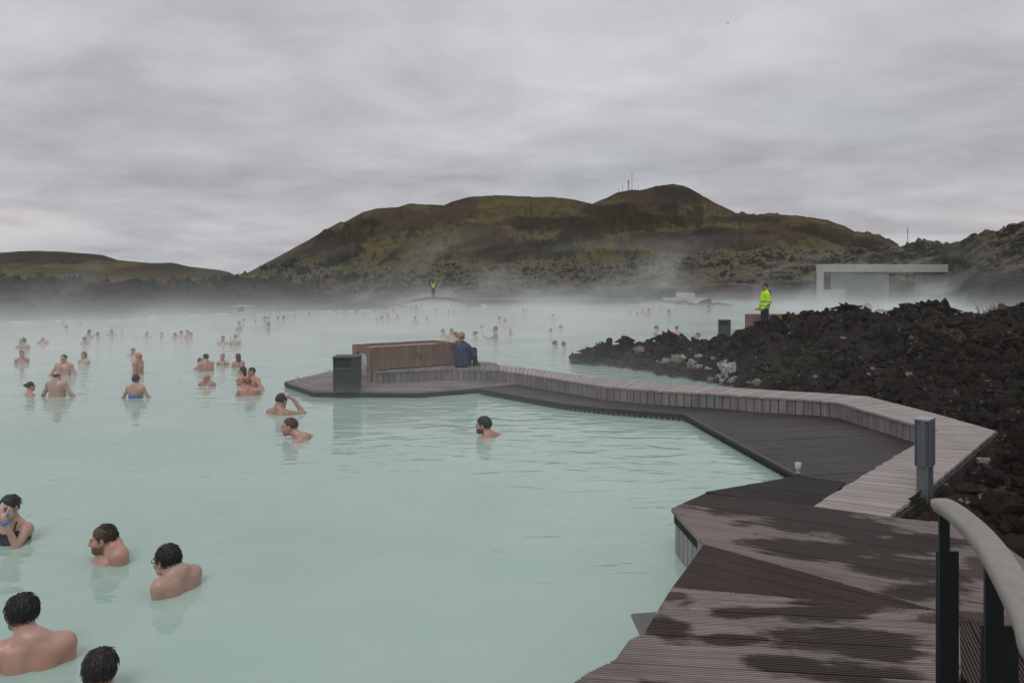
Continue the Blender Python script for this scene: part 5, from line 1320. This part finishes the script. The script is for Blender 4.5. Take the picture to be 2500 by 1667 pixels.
T = [
 # left part, near to far
 (684, 960, 1012, 152, 'm', 'short', 'black', 'tan', 'man with raised arm rubbing his black hair beside the island platform', dict(arms={'r': [(.33, .18, -.36), (.165, .12, -.13), (-.6, -.35, .35), (0, -1, 0)]}, hp=-14, fat=.2, s=1.0)),
 (709, 1020, 1076, 262, 'm', 'receding', 'brown', 'pink', 'man with receding brown hair leaning left, below the island platform', dict(hoff=(0, .15, -.03), hp=-4, beard=.3, hy=10, fat=.4, s=1.0)),
 (1181, 1017, 1069, 232, 'm', 'thick', 'black', 'red', 'lone man with black hair and beard in the rippled water before the deck', dict(hy=24, beard=.95, hoff=(-.04, .05, -.03), s=1.0)),
 (60, 826, 853, 185, 'f', 'topbun', 'black', 'tan', 'woman seen from behind with high black bun, left of the bald swimmer', {}),
 (51, 827, 849, 10, 'f', 'short', 'grey', 'pink', 'grey haired person mostly hidden behind the woman with a high bun', {}),
 (104, 822, 838.5, 0, 'm', 'bald', None, 'pink', 'bald man in water to his shoulders at the far left', dict(hoff=(0, 0, -.11), arms={'l': 'out', 'r': 'out'})),
 (162, 794.5, 803, 180, 'm', 'short', 'dark', 'fair', 'single dark head near the left lava shore', {}),
 (152, 784, 795, 0, 'm', 'crop', 'brown', 'pink', 'faint pink bather at the foot of the left lava cliff', {}),
 (195, 787.5, 793, 90, 'm', 'crop', 'light', 'red', 'tiny reddish bather lying low at the left shore', {}),
 (218.6, 804, 823.5, 180, 'f', 'long', 'brown', 'pink', 'woman with long brown hair, left of a low brown head', {}),
 (239, 810.6, 822, 180, 'm', 'short', 'brown', 'tan', 'low brown head beside the woman with long brown hair', {}),
 (272, 804, 818, 20, 'm', 'short', 'dark', 'tan', 'dark haired bather holding one forearm up beside him', dict(arms={'l': [(-.42, .05, -.5), (-.52, .1, -.27), (0, 0, 1)]})),
 (207, 823, 840.5, 80, 'm', 'thick', 'black', 'fair', 'dark haired bather facing right with an arm stretched over the water', dict(arms={'r': 'fwd'})),
 (53.5, 856, 887.5, 40, 'f', 'slick', 'dark', 'tan', 'woman with dark hair drawn back, bare shoulders, at far left', dict(wet=True)),
 (155.5, 866, 917.5, 0, 'm', 'short', 'dark', 'pink', 'broad dark haired man facing us with hairy chest', dict(fat=.9, chest=True, arms={'l': 'out', 'r': 'out'})),
 (204, 859, 891, 350, 'f', 'bob', 'light', 'pale', 'woman with short fair wavy hair in a pale swimsuit', dict(suit=('pale', 'front'))),
 (140, 904.5, 970, 176, 'm', 'ring', 'brown', 'fair', 'bald crowned man seen from behind with bare back and arms spread', dict(fat=.7, arms={'l': 'out', 'r': 'out'})),
 (75, 932, 967, 140, 'f', 'bun', 'black', 'pink', 'woman with black hair in a low bun, left of the bare back', {}),
 (324, 850, 870, 0, 'm', 'short', 'dark', 'fair', 'faint dark haired man half behind the tall bald man', {}),
 (338.7, 860, 914, 92, 'm', 'bald', None, 'red', 'tall bald man in profile facing right, bare chested', dict(fat=.35)),
 (332, 914.7, 973, 182, 'f', 'patch', 'dark', 'pink', 'woman from behind in blue strapped swimsuit with curly hair', dict(suit=('blue', 'back'), fat=.6, arms={'l': 'out', 'r': 'out'})),
 (504.4, 912.5, 943.5, 340, 'm', 'bald', None, 'tan', 'bald man facing us alone below the embracing couple', dict(fat=.3, hoff=(0, 0, -.075), arms={'l': 'out', 'r': 'out'})),
 (502, 863.4, 906, 235, 'm', 'short', 'dark', 'pink', 'dark haired man of the embracing couple', dict(fat=.5)),
 (489, 874, 902, 60, 'f', 'short', 'brown', 'pale', 'woman held by the dark haired man of the couple', dict(arms={'l': 'fwd'})),
 (543, 863, 891.5, 0, 'f', 'slick', 'blonde', 'pink', 'blonde woman with dark swimsuit straps facing us', dict(suit=('black', 'front'))),
 (581, 862.7, 897.5, 222, 'f', 'long', 'brown', 'pink', 'woman with wet brown hair and dark straps seen from behind', dict(suit=('black', 'back'), wet=True)),
 (592, 895.4, 941, 275, 'f', 'long', 'black', 'pink', 'woman with long black hair in the crowded group left of the platform', dict(wet=True)),
 (613.8, 897, 953, 330, 'm', 'crop', 'dark', 'red', 'smiling man with close cropped dark hair, arm stretched to the right', dict(hy=-20, fat=.5, arms={'l': 'wide'})),
 (587.5, 917.7, 953, 285, 'm', 'bald', None, 'red', 'bald man low in the water in front of the black haired woman', dict(hoff=(0, .05, 0))),
 (607, 922.5, 966, 192, 'm', 'crop', 'ginger', 'red', 'ginger haired man with broad bare back in the crowded group', dict(fat=.9, arms={'l': 'out', 'r': 'out'})),
 (357.7, 809, 824.5, 0, 'm', 'crop', 'brown', 'fair', 'faint bather in steam with hand raised on the left', dict(arms={'r': [(.36, .1, -.5), (.48, .12, -.36), (0, 0, 1)]})),
 (393.7, 810, 822, 0, 'm', 'short', 'grey', 'pale', 'very faint head in thick steam, right of one with raised hand', {}),
 (428, 812, 826, 180, 'm', 'short', 'dark', 'tan', 'dark head, left of three faint bathers in a row', {}),
 (443, 807, 823, 180, 'm', 'short', 'dark', 'fair', 'middle of three faint bathers in a row in steam', {}),
 (458, 805, 825.5, 100, 'm', 'crop', 'brown', 'red', 'reddish bather, right of three in a row in steam', dict(arms={'r': 'fwd'}, fat=.4)),
 (466, 811, 823, 250, 'f', 'short', 'brown', 'red', 'small head touching the reddish bather on his right side', {}),
 (544, 820, 840, 0, 'm', 'short', 'dark', 'fair', 'dark haired bather above the blonde woman with dark straps', {}),
 (575, 815.7, 842, 178, 'm', 'short', 'grey', 'pale', 'grey haired bather from behind with one hand up in steam', dict(arms={'l': [(-.28, .12, -.5), (-.3, .2, -.26), (0, 0, 1)]})),
 (583, 784.6, 805.5, 262, 'm', 'short', 'brown', 'fair', 'faint man before the pale kiosk leaning left', dict(fat=.5, arms={'l': 'wide', 'r': 'out'})),
 (594, 777.5, 790, 300, 'm', 'short', 'light', 'pale', 'faint bather just below the pale kiosk', {}),
 (623, 779, 787, 0, 'm', 'short', 'grey', 'pale', 'faint single head right of the pale kiosk', {}),
 (647, 772, 787, 90, 'f', 'long', 'brown', 'pink', 'left bather of a close pair right of the kiosk', {}),
 (654.6, 772.7, 787, 270, 'm', 'crop', 'light', 'pale', 'right bather of a close pair right of the kiosk', {}),
 (654.4, 788, 805, 280, 'f', 'bun', 'dark', 'tan', 'woman with dark bun below the close pair', {}),
 (679, 772.7, 781.4, 180, 'm', 'short', 'dark', 'tan', 'left of two small dark heads near the left shore', {}),
 (692, 771, 781, 270, 'm', 'thick', 'dark', 'tan', 'right of two small dark heads near the left shore', {}),
 # middle distance
 (721.7, 764.6, 771.5, 180, 'm', 'short', 'brown', 'pink', 'leftmost of three tiny bathers under the dark berm', {}),
 (737, 764, 771.5, 0, 'm', 'short', 'brown', 'red', 'middle of three tiny bathers under the dark berm', {}),
 (756, 761, 773, 90, 'm', 'thick', 'brown', 'red', 'rightmost of three tiny bathers under the dark berm', {}),
 (841, 764, 771.5, 90, 'm', 'crop', 'brown', 'red', 'low reddish head, left of a touching pair below the berm boulder', {}),
 (849, 763.4, 771.9, 330, 'm', 'crop', 'brown', 'red', 'reddish bather, right of a touching pair below the berm boulder', dict(arms={'l': 'out'})),
 (868.4, 759, 770, 180, 'm', 'short', 'black', 'red', 'black haired bather between the touching pair and a grey head', {}),
 (887, 765, 774, 180, 'm', 'short', 'grey', 'pale', 'low grey head between two groups in the middle distance', {}),
 (914, 756, 768.5, 0, 'm', 'short', 'dark', 'fair', 'bather with wide pale shoulders near the berm end', dict(fat=.3, arms={'l': 'out', 'r': 'out'})),
 (941.7, 752, 767, 180, 'm', 'crop', 'brown', 'red', 'pink standing bather by the rocks at the left footbridge', {}),
 (959.6, 753.8, 763, 200, 'm', 'short', 'dark', 'tan', 'small dark bather right of the pink one by the rocks', {}),
 (937, 764, 769, 0, 'm', 'short', 'light', 'pale', 'pale low head in front of the pink standing bather', {}),
 (919.4, 776.8, 788, 180, 'f', 'short', 'light', 'pale', 'faint greyish head, leftmost of four above the timber cabinet', {}),
 (932.8, 771.7, 785.5, 60, 'f', 'long', 'dark', 'fair', 'dark long hair, second of four above the timber cabinet', {}),
 (948, 768.5, 784, 60, 'm', 'thick', 'black', 'fair', 'black haired bather, third of four above the timber cabinet', {}),
 (970, 768, 782, 0, 'm', 'bald', None, 'red', 'red bald bather, rightmost of four above the timber cabinet', {}),
 (1004, 746, 754.5, 180, 'm', 'short', 'brown', 'tan', 'leftmost small bather under the left footbridge arch', {}),
 (1016, 743, 755, 0, 'm', 'short', 'dark', 'tan', 'second small bather under the left footbridge arch', {}),
 (1029.7, 741.7, 748, 180, 'm', 'short', 'brown', 'fair', 'third faint bather deeper under the left footbridge arch', {}),
 (1065.5, 752, 760, 270, 'm', 'short', 'dark', 'fair', 'faint dark head in front of the footbridge middle', {}),
 (1095.4, 758, 763.2, 90, 'm', 'short', 'dark', 'tan', 'dark low head of a faint pair in front of the bridge', {}),
 (1107, 756, 763, 0, 'm', 'crop', 'light', 'pink', 'pinkish right head of a faint pair in front of the bridge', {}),
 (1100, 738, 741.8, 0, 'm', 'short', 'brown', 'fair', 'tiny farthest head beyond the left footbridge', {}),
 (1013.8, 773, 790, 20, 'f', 'topbun', 'brown', 'pink', 'woman with high brown bun, left one of two with buns', {}),
 (1043, 773.6, 788, 20, 'f', 'bun', 'light', 'pale', 'woman with side bun and raised hand, right one of two with buns', dict(arms={'l': [(-.3, .1, -.48), (-.36, .2, -.36), (0, 0, 1)]})),
 (1082, 803.5, 822, 60, 'f', 'short', 'brown', 'pale', 'pale bather with arms spread above the cabinet corner', dict(arms={'l': 'out', 'r': 'out'})),
 (1102.4, 802, 830, 0, 'f', 'long', 'dark', 'pink', 'dark haired woman behind the brown haired one by the cabinet', {}),
 (1111.4, 810, 838, 262, 'f', 'long', 'brown', 'pink', 'brown haired woman facing left just behind the seated woman', dict(arms={'r': RAISE_F(1, .42, -.45)})),
 (1159, 808.6, 829, 265, 'f', 'bun', 'brown', 'pink', 'woman with hair tied up facing left, right of the seated woman', dict(arms={'l': 'fwd'})),
 (1176.4, 794, 804, 180, 'm', 'short', 'dark', 'fair', 'lone dark head above the man holding up his hand', {}),
 (1209, 797, 830.5, 268, 'm', 'short', 'black', 'tan', 'bare backed man with black hair holding up his hand to the left', dict(arms={'l': RAISE_F(-1, .44, -.46)})),
 (1246.6, 803.5, 818, 30, 'm', 'crop', 'brown', 'red', 'red faced head right of the man holding up his hand', {}),
 (1218.5, 773, 792, 275, 'm', 'short', 'dark', 'pink', 'left bather of a pair in the middle of the lagoon', {}),
 (1232, 778.7, 791.5, 250, 'm', 'thick', 'dark', 'pink', 'right, lower bather of a pair in the middle of the lagoon', {}),
 (1278, 752.5, 761, 180, 'm', 'short', 'dark', 'tan', 'left of two tiny heads in front of the long stone wall', {}),
 (1286.6, 752.5, 760.5, 180, 'm', 'short', 'grey', 'fair', 'right of two tiny heads in front of the long stone wall', {}),
 (1390.5, 745, 751, 180, 'm', 'short', 'dark', 'tan', 'tiny head at the right part of the stone wall', {}),
 (1428.8, 745, 750.5, 180, 'm', 'short', 'grey', 'fair', 'tiny faint head right of another at the stone wall', {}),
 (1349.7, 767, 778.5, 180, 'm', 'short', 'dark', 'fair', 'lone dark head in open water above two heads', {}),
 (1344.6, 801.6, 814, 180, 'f', 'short', 'dark', 'fair', 'darker, lower head of two in open steaming water', {}),
 (1368, 794, 808.5, 240, 'm', 'short', 'brown', 'pale', 'paler, higher head of two in open steaming water', {}),
 (1355.4, 831.6, 850, 110, 'm', 'thick', 'black', 'pink', 'messy dark haired head facing right beside the lava spit tip', {}),
 (1375.8, 834, 852.5, 195, 'f', 'thick', 'dark', 'pink', 'smooth dark head close by the lava spit tip', {}),
 # right part
 (1539, 759, 769, 20, 'm', 'short', 'light', 'pink', 'leftmost of a row of four faint bathers in the right steam', {}),
 (1556, 762.7, 772, 180, 'm', 'short', 'dark', 'tan', 'small dark head, second in the row of four in the right steam', {}),
 (1569.5, 757, 770, 0, 'm', 'crop', 'brown', 'pink', 'third in the row of four faint bathers in the right steam', {}),
 (1583, 753, 771.5, 300, 'm', 'short', 'brown', 'pink', 'tallest, rightmost in the row of four in the right steam', {}),
 (1614, 748, 754, 180, 'm', 'short', 'grey', 'fair', 'tiny faint head beyond the row of four in the right steam', {}),
 (1632.7, 755, 770, 200, 'f', 'long', 'brown', 'pink', 'faint bather with long hair between the row of four and the rocks', {}),
 (1730, 746, 763, 215, 'm', 'short', 'dark', 'red', 'pink shouldered bather in front of the far rocks', dict(fat=.3, arms={'l': 'out', 'r': 'out'})),
 (1603.3, 795, 821, 75, 'm', 'short', 'black', 'fair', 'dark haired man gesturing to the right behind the lava spit', dict(arms={'r': POINT(1)}, hy=10)),
 (1651.8, 795, 824, 185, 'f', 'short', 'light', 'pink', 'woman with short light hair and dark swimsuit back', dict(suit=('dark', 'racer'))),
 (1648, 818, 842, 60, 'm', 'crop', 'brown', 'red', 'reddish head peering over the black lava spit', {}),
 (1702.8, 812.5, 840, 275, 'm', 'slick', 'brown', 'pink', 'man with slicked hair gesturing with raised hand by the spit', dict(arms={'l': [(-.2, .3, -.52), (-.2, .56, -.42), (0, .4, .9), (1, 0, 0)]})),
 (2130.7, 764.7, 784, 10, 'm', 'crop', 'blonde', 'pink', 'fair haired head between two black lava crags on the right', {}),
 (2143, 743, 753, 200, 'm', 'short', 'light', 'pink', 'very faint bather in front of the pavilion', {}),
]
for (px_, yt, yw_, fc, sx, hr_, hc, sk, lb_, o_) in T:
    bather(px_, yt, yw_, fc, sx, hr_, hc, sk, lb_, **o_)

# ------------------------------------------------------------------ clothed figures
def dressed(loc, face, s, h, label, cat, pose, coat, coat_mat, trousers_mat, hair, hairc, skin, vest=None):
    g, org = grid((-.5, -.45, -1.85), (.5, .85, .08), h)
    ph = g.astype(np.float32); sit = pose == 'sit'
    dh = smin(d_head(ph, h < .013, sit), cap(g, (0, -.022, -.17), (0, -.035, -.3), .05, .06), .03)
    legs = 1e3; shoes = 1e3; hands = 1e3
    jk = smin(ell(g, (0, -.02, -.48), (.205, .145, .24)), ell(g, (0, 0, -.72), (.195, .155, .24)), .1)
    jk = smin(jk, cap(g, (-.15, -.03, -.34), (.15, -.03, -.34), .07), .08)
    jk = smin(jk, cap(g, (0, -.03, -.235), (0, -.03, -.31), .078, .1), .03)
    for sg in (-1, 1):
        if sit:
            sh, el, wr = (sg*.2, -.02, -.37), (sg*.25, .16, -.6), (sg*.1, .38, -.55)
            hip, kn, an = (sg*.1, .03, -.80), (sg*.11, .42, -.50), (sg*.1, .52, -.84)
        else:
            sh, el, wr = (sg*.2, -.02, -.37), (sg*.265, -.05, -.64), (sg*.215, .13, -.83)
            hip, kn, an = (sg*.09, 0, -.9), (sg*.1, .015, -1.32), (sg*.105, -.01, -1.72)
        jk = smin(jk, cap(g, sh, el, .078, .068), .05); jk = smin(jk, cap(g, el, wr, .068, .052), .03)
        d_ = smin(cap(g, hip, kn, .105, .075), cap(g, kn, an, .075, .062), .04); legs = np.minimum(legs, d_) if isinstance(legs, float) else smin(legs, d_, .02)
        ft = (an[0], an[1]+.16, an[2]-.045); sd = cap(g, (an[0], an[1]-.02, an[2]-.03), ft, .05, .042); shoes = sd if isinstance(shoes, float) else np.minimum(shoes, sd)
        hd = smin(cap(g, wr, (wr[0]*.9, wr[1]+.07, wr[2]+(-.04 if not sit else .02)), .034, .03), cap(g, wr, (wr[0]*.85, wr[1]+.13, wr[2]-.05), .03, .018), .02); hands = hd if isinstance(hands, float) else np.minimum(hands, hd)
    if sit: legs = smin(legs, ell(g, (0, -.02, -.83), (.18, .15, .1)), .06)
    fold = .006*vnoise3(g[..., 0]*14, g[..., 1]*14, g[..., 2]*22, 3)+.004*vnoise3(g[..., 0]*30, g[..., 1]*30, g[..., 2]*30, 4)
    jk = jk+fold; jk = smax(jk, g[..., 2]+.225, .01); jk = smax(jk, -(g[..., 2]+(.93 if not sit else .9)), .02); legs = legs+fold*.8
    # under-body keeps skin, hands, trunk and legs one continuous mesh
    body = smin(smin(dh, hands, .02), np.minimum(jk+.03, legs+.02), .03); body = smin(body, shoes+.015, .03)
    V, Q = surface_nets(seal(body), org, h)
    tone = np.tile(np.array(SKIN[skin], np.float32), (len(V), 1)); hb = np.abs(V[:, 2]+.094) < .004
    tone[(np.abs(V[:, 2]+.094) < .007+h*.3) & (V[:, 1] > .06) & (np.abs(V[:, 0]) > .012)] *= .45
    low = (.85+.93) if not sit else .9
    up = np.array((0, 0, low))
    o = link('person', np_mesh('person', V+up, Q, M_skin, True, {'tone': tone})); tag(o, label, cat)
    def part(nm, D, mat):
        if (D < 0).any():
            PV, PQ = surface_nets(seal(D), org, h); return link(nm, np_mesh(nm, PV+up, PQ, mat, True), o)
    part('jacket', jk, coat_mat); part('trousers', legs, trousers_mat); part('shoes', shoes, plain('shoe', (.015, .014, .013), .6))
    hg, horg = grid((-.13, -.2, -.42), (.13, .13, .07), min(h, .01)); HV, HQ = surface_nets(seal(d_hair(hg, hair, True)), horg, min(h, .01)); link('hair', np_mesh('hair', HV+up, HQ, hair_mat(hairc), True), o)
    M_refl = plain('reflective_tape', (.24, .27, .27), .35)
    if coat == 'hivis':
        z = g[..., 2]; bands = np.minimum(np.minimum(np.abs(z+.60)-.026, np.abs(z+.73)-.026), np.abs(z+.86)-.026)
        part('reflective_band', np.maximum(np.maximum(jk-.006, bands), -(jk+.006)), M_refl)
        part('hood', smin(ell(g, (0, -.13, -.30), (.11, .065, .06)), cap(g, (-.07, .02, -.26), (.07, .02, -.26), .03), .05), plain('black_hood', (.01, .01, .011), .7))
        part('sunglasses', np.maximum(ell(g, (0, .07, -.112), (.078, .045, .0175)), -(g[..., 1]-.045)), plain('sunglass', (.006, .006, .007), .2))
    if coat == 'vest':
        x, z = g[..., 0], g[..., 2]; v = np.maximum(np.maximum(jk-.012, -(jk+.008)), np.maximum(np.abs(x)-.19, np.maximum(z+.30, -(z+.84))))
        v = np.maximum(v, -np.maximum(np.abs(x)-.085, -(z+.50)))
        part('safety_vest', v, vest); part('reflective_band', np.maximum(np.maximum(jk-.018, np.abs(z+.66)-.03), np.maximum(-(jk+.004), np.abs(x)-.19)), M_refl)
    if coat == 'blue': part('collar', np.maximum(smin(cap(g, (-.09, -.06, -.255), (.09, -.06, -.255), .035), cap(g, (-.1, .03, -.27), (.1, .03, -.27), .03), .05), g[..., 2]+.225), plain('dark_collar', (.015, .016, .025), .7))
    o.location = loc; o.rotation_euler = (0, 0, R(face+180)); o.scale = (s, s, s)
    return o
def m_hv(t):
    n = t.noise(t.obj(), 9, 4, .6); return bsdf(t, t.mix(n, (.36, .66, .01), (.52, .86, .025)), .7, None, .3)
M_hv = material('hi_vis_yellow', m_hv)
M_dk = plain('dark_trousers', (.012, .014, .02), .8, .2, 10)
gp = PY(1867, 696, 23.3)
dressed((gp.x, 23.3, ZU), 268, 1.0, .0125, 'man in yellow high visibility jacket and sunglasses standing behind the lava bank', 'person', 'stand', 'hivis', M_hv, M_dk, 'crop', 'dark', 'red')
fp = PY(1058, 724, 71.8)
dressed((fp.x, 71.8, fp.z-.03), 180, .98, .02, 'far person in yellow safety vest standing on the left footbridge', 'person', 'stand', 'vest', M_dk, M_dk, 'short', 'dark', 'tan', M_hv)
M_bj = plain('blue_jacket', (.03, .044, .10), .7, .25, 6)
sp = P(1127, 896, ZU)
dressed((sp.x, sp.y, ZU-.005), 152, .82, .010, 'blonde woman in a blue jacket sitting on the walkway beside the cabinet', 'person', 'sit', 'blue', M_bj, M_dk, 'pony', 'blonde', 'pink')
# ------------------------------------------------------------------ steam over the warm water
def m_steam(t):
    p = t.pos(); x, y, z = t.sep(p)
    q = t.vec('ADD', p, t.comb(t.math('MULTIPLY', z, -.9), 0., 0.))      # plumes lean with the breeze
    n = t.noise(t.vec('MULTIPLY', q, (.13, .13, .26)), 1., 4, .6, .7)
    far = t.math('MULTIPLY', t.mapr(y, 4, 30, .22, 1., False), t.mapr(y, 33, 50, 1., .42))
    big = t.noise(t.vec('MULTIPLY', q, (.045, .06, .1)), 1., 2, .5)
    low = t.math('POWER', 2.718, t.math('MULTIPLY', z, -1.75))
    tall = t.math('MULTIPLY', t.math('POWER', 2.718, t.math('MULTIPLY', z, -.33)), t.mapr(n, .525, .67, .0, 1.8, True))
    sline = t.math('ADD', 74., t.math('MULTIPLY', t.math('MINIMUM', t.math('ADD', x, 8.), 0.), 1.5))            # roughly the far shore
    s_ = t.math('ABSOLUTE', t.math('SUBTRACT', t.math('SUBTRACT', y, sline), -4.))
    tall = t.math('MULTIPLY', tall, t.math('MULTIPLY', t.mapr(s_, 4., 15., 1., 0., True), t.mapr(x, -20, -5, .22, 1.)))
    patch = t.math('MULTIPLY', t.mapr(n, .36, .66, .3, 1.6), t.mapr(big, .38, .62, .35, 1.7))
    dn = t.math('ADD', t.math('MULTIPLY', t.math('MULTIPLY', low, patch), .108), t.math('MULTIPLY', tall, .15))
    dn = t.math('MULTIPLY', dn, far)
    right = t.mapr(t.math('SUBTRACT', x, t.math('MULTIPLY', y, .12)), -1.5, 3.5, 1., .3, True)   # the deck side is clear
    dn = t.math('MULTIPLY', dn, t.math('MAXIMUM', right, t.mapr(y, 22, 40, 0., 1.)))
    dn = t.math('MULTIPLY', dn, t.mapr(z, 5.5, 8.5, 1., 0.))
    v = t.node('ShaderNodeVolumeScatter'); t.put(v.inputs['Color'], (.97, .97, .98)); t.put(v.inputs['Density'], dn)
    v.inputs['Anisotropy'].default_value = .15
    return 'Volume', v.outputs[0]
M_steam = material('steam', m_steam)
mb = MB(); mb.box((4, 53, 4.05), (116, 104, 9.1))                 # its floor lies under the water sheet
o = tag(mb.build('steam', M_steam), 'white steam drifting low over the warm lagoon water', kind='stuff')
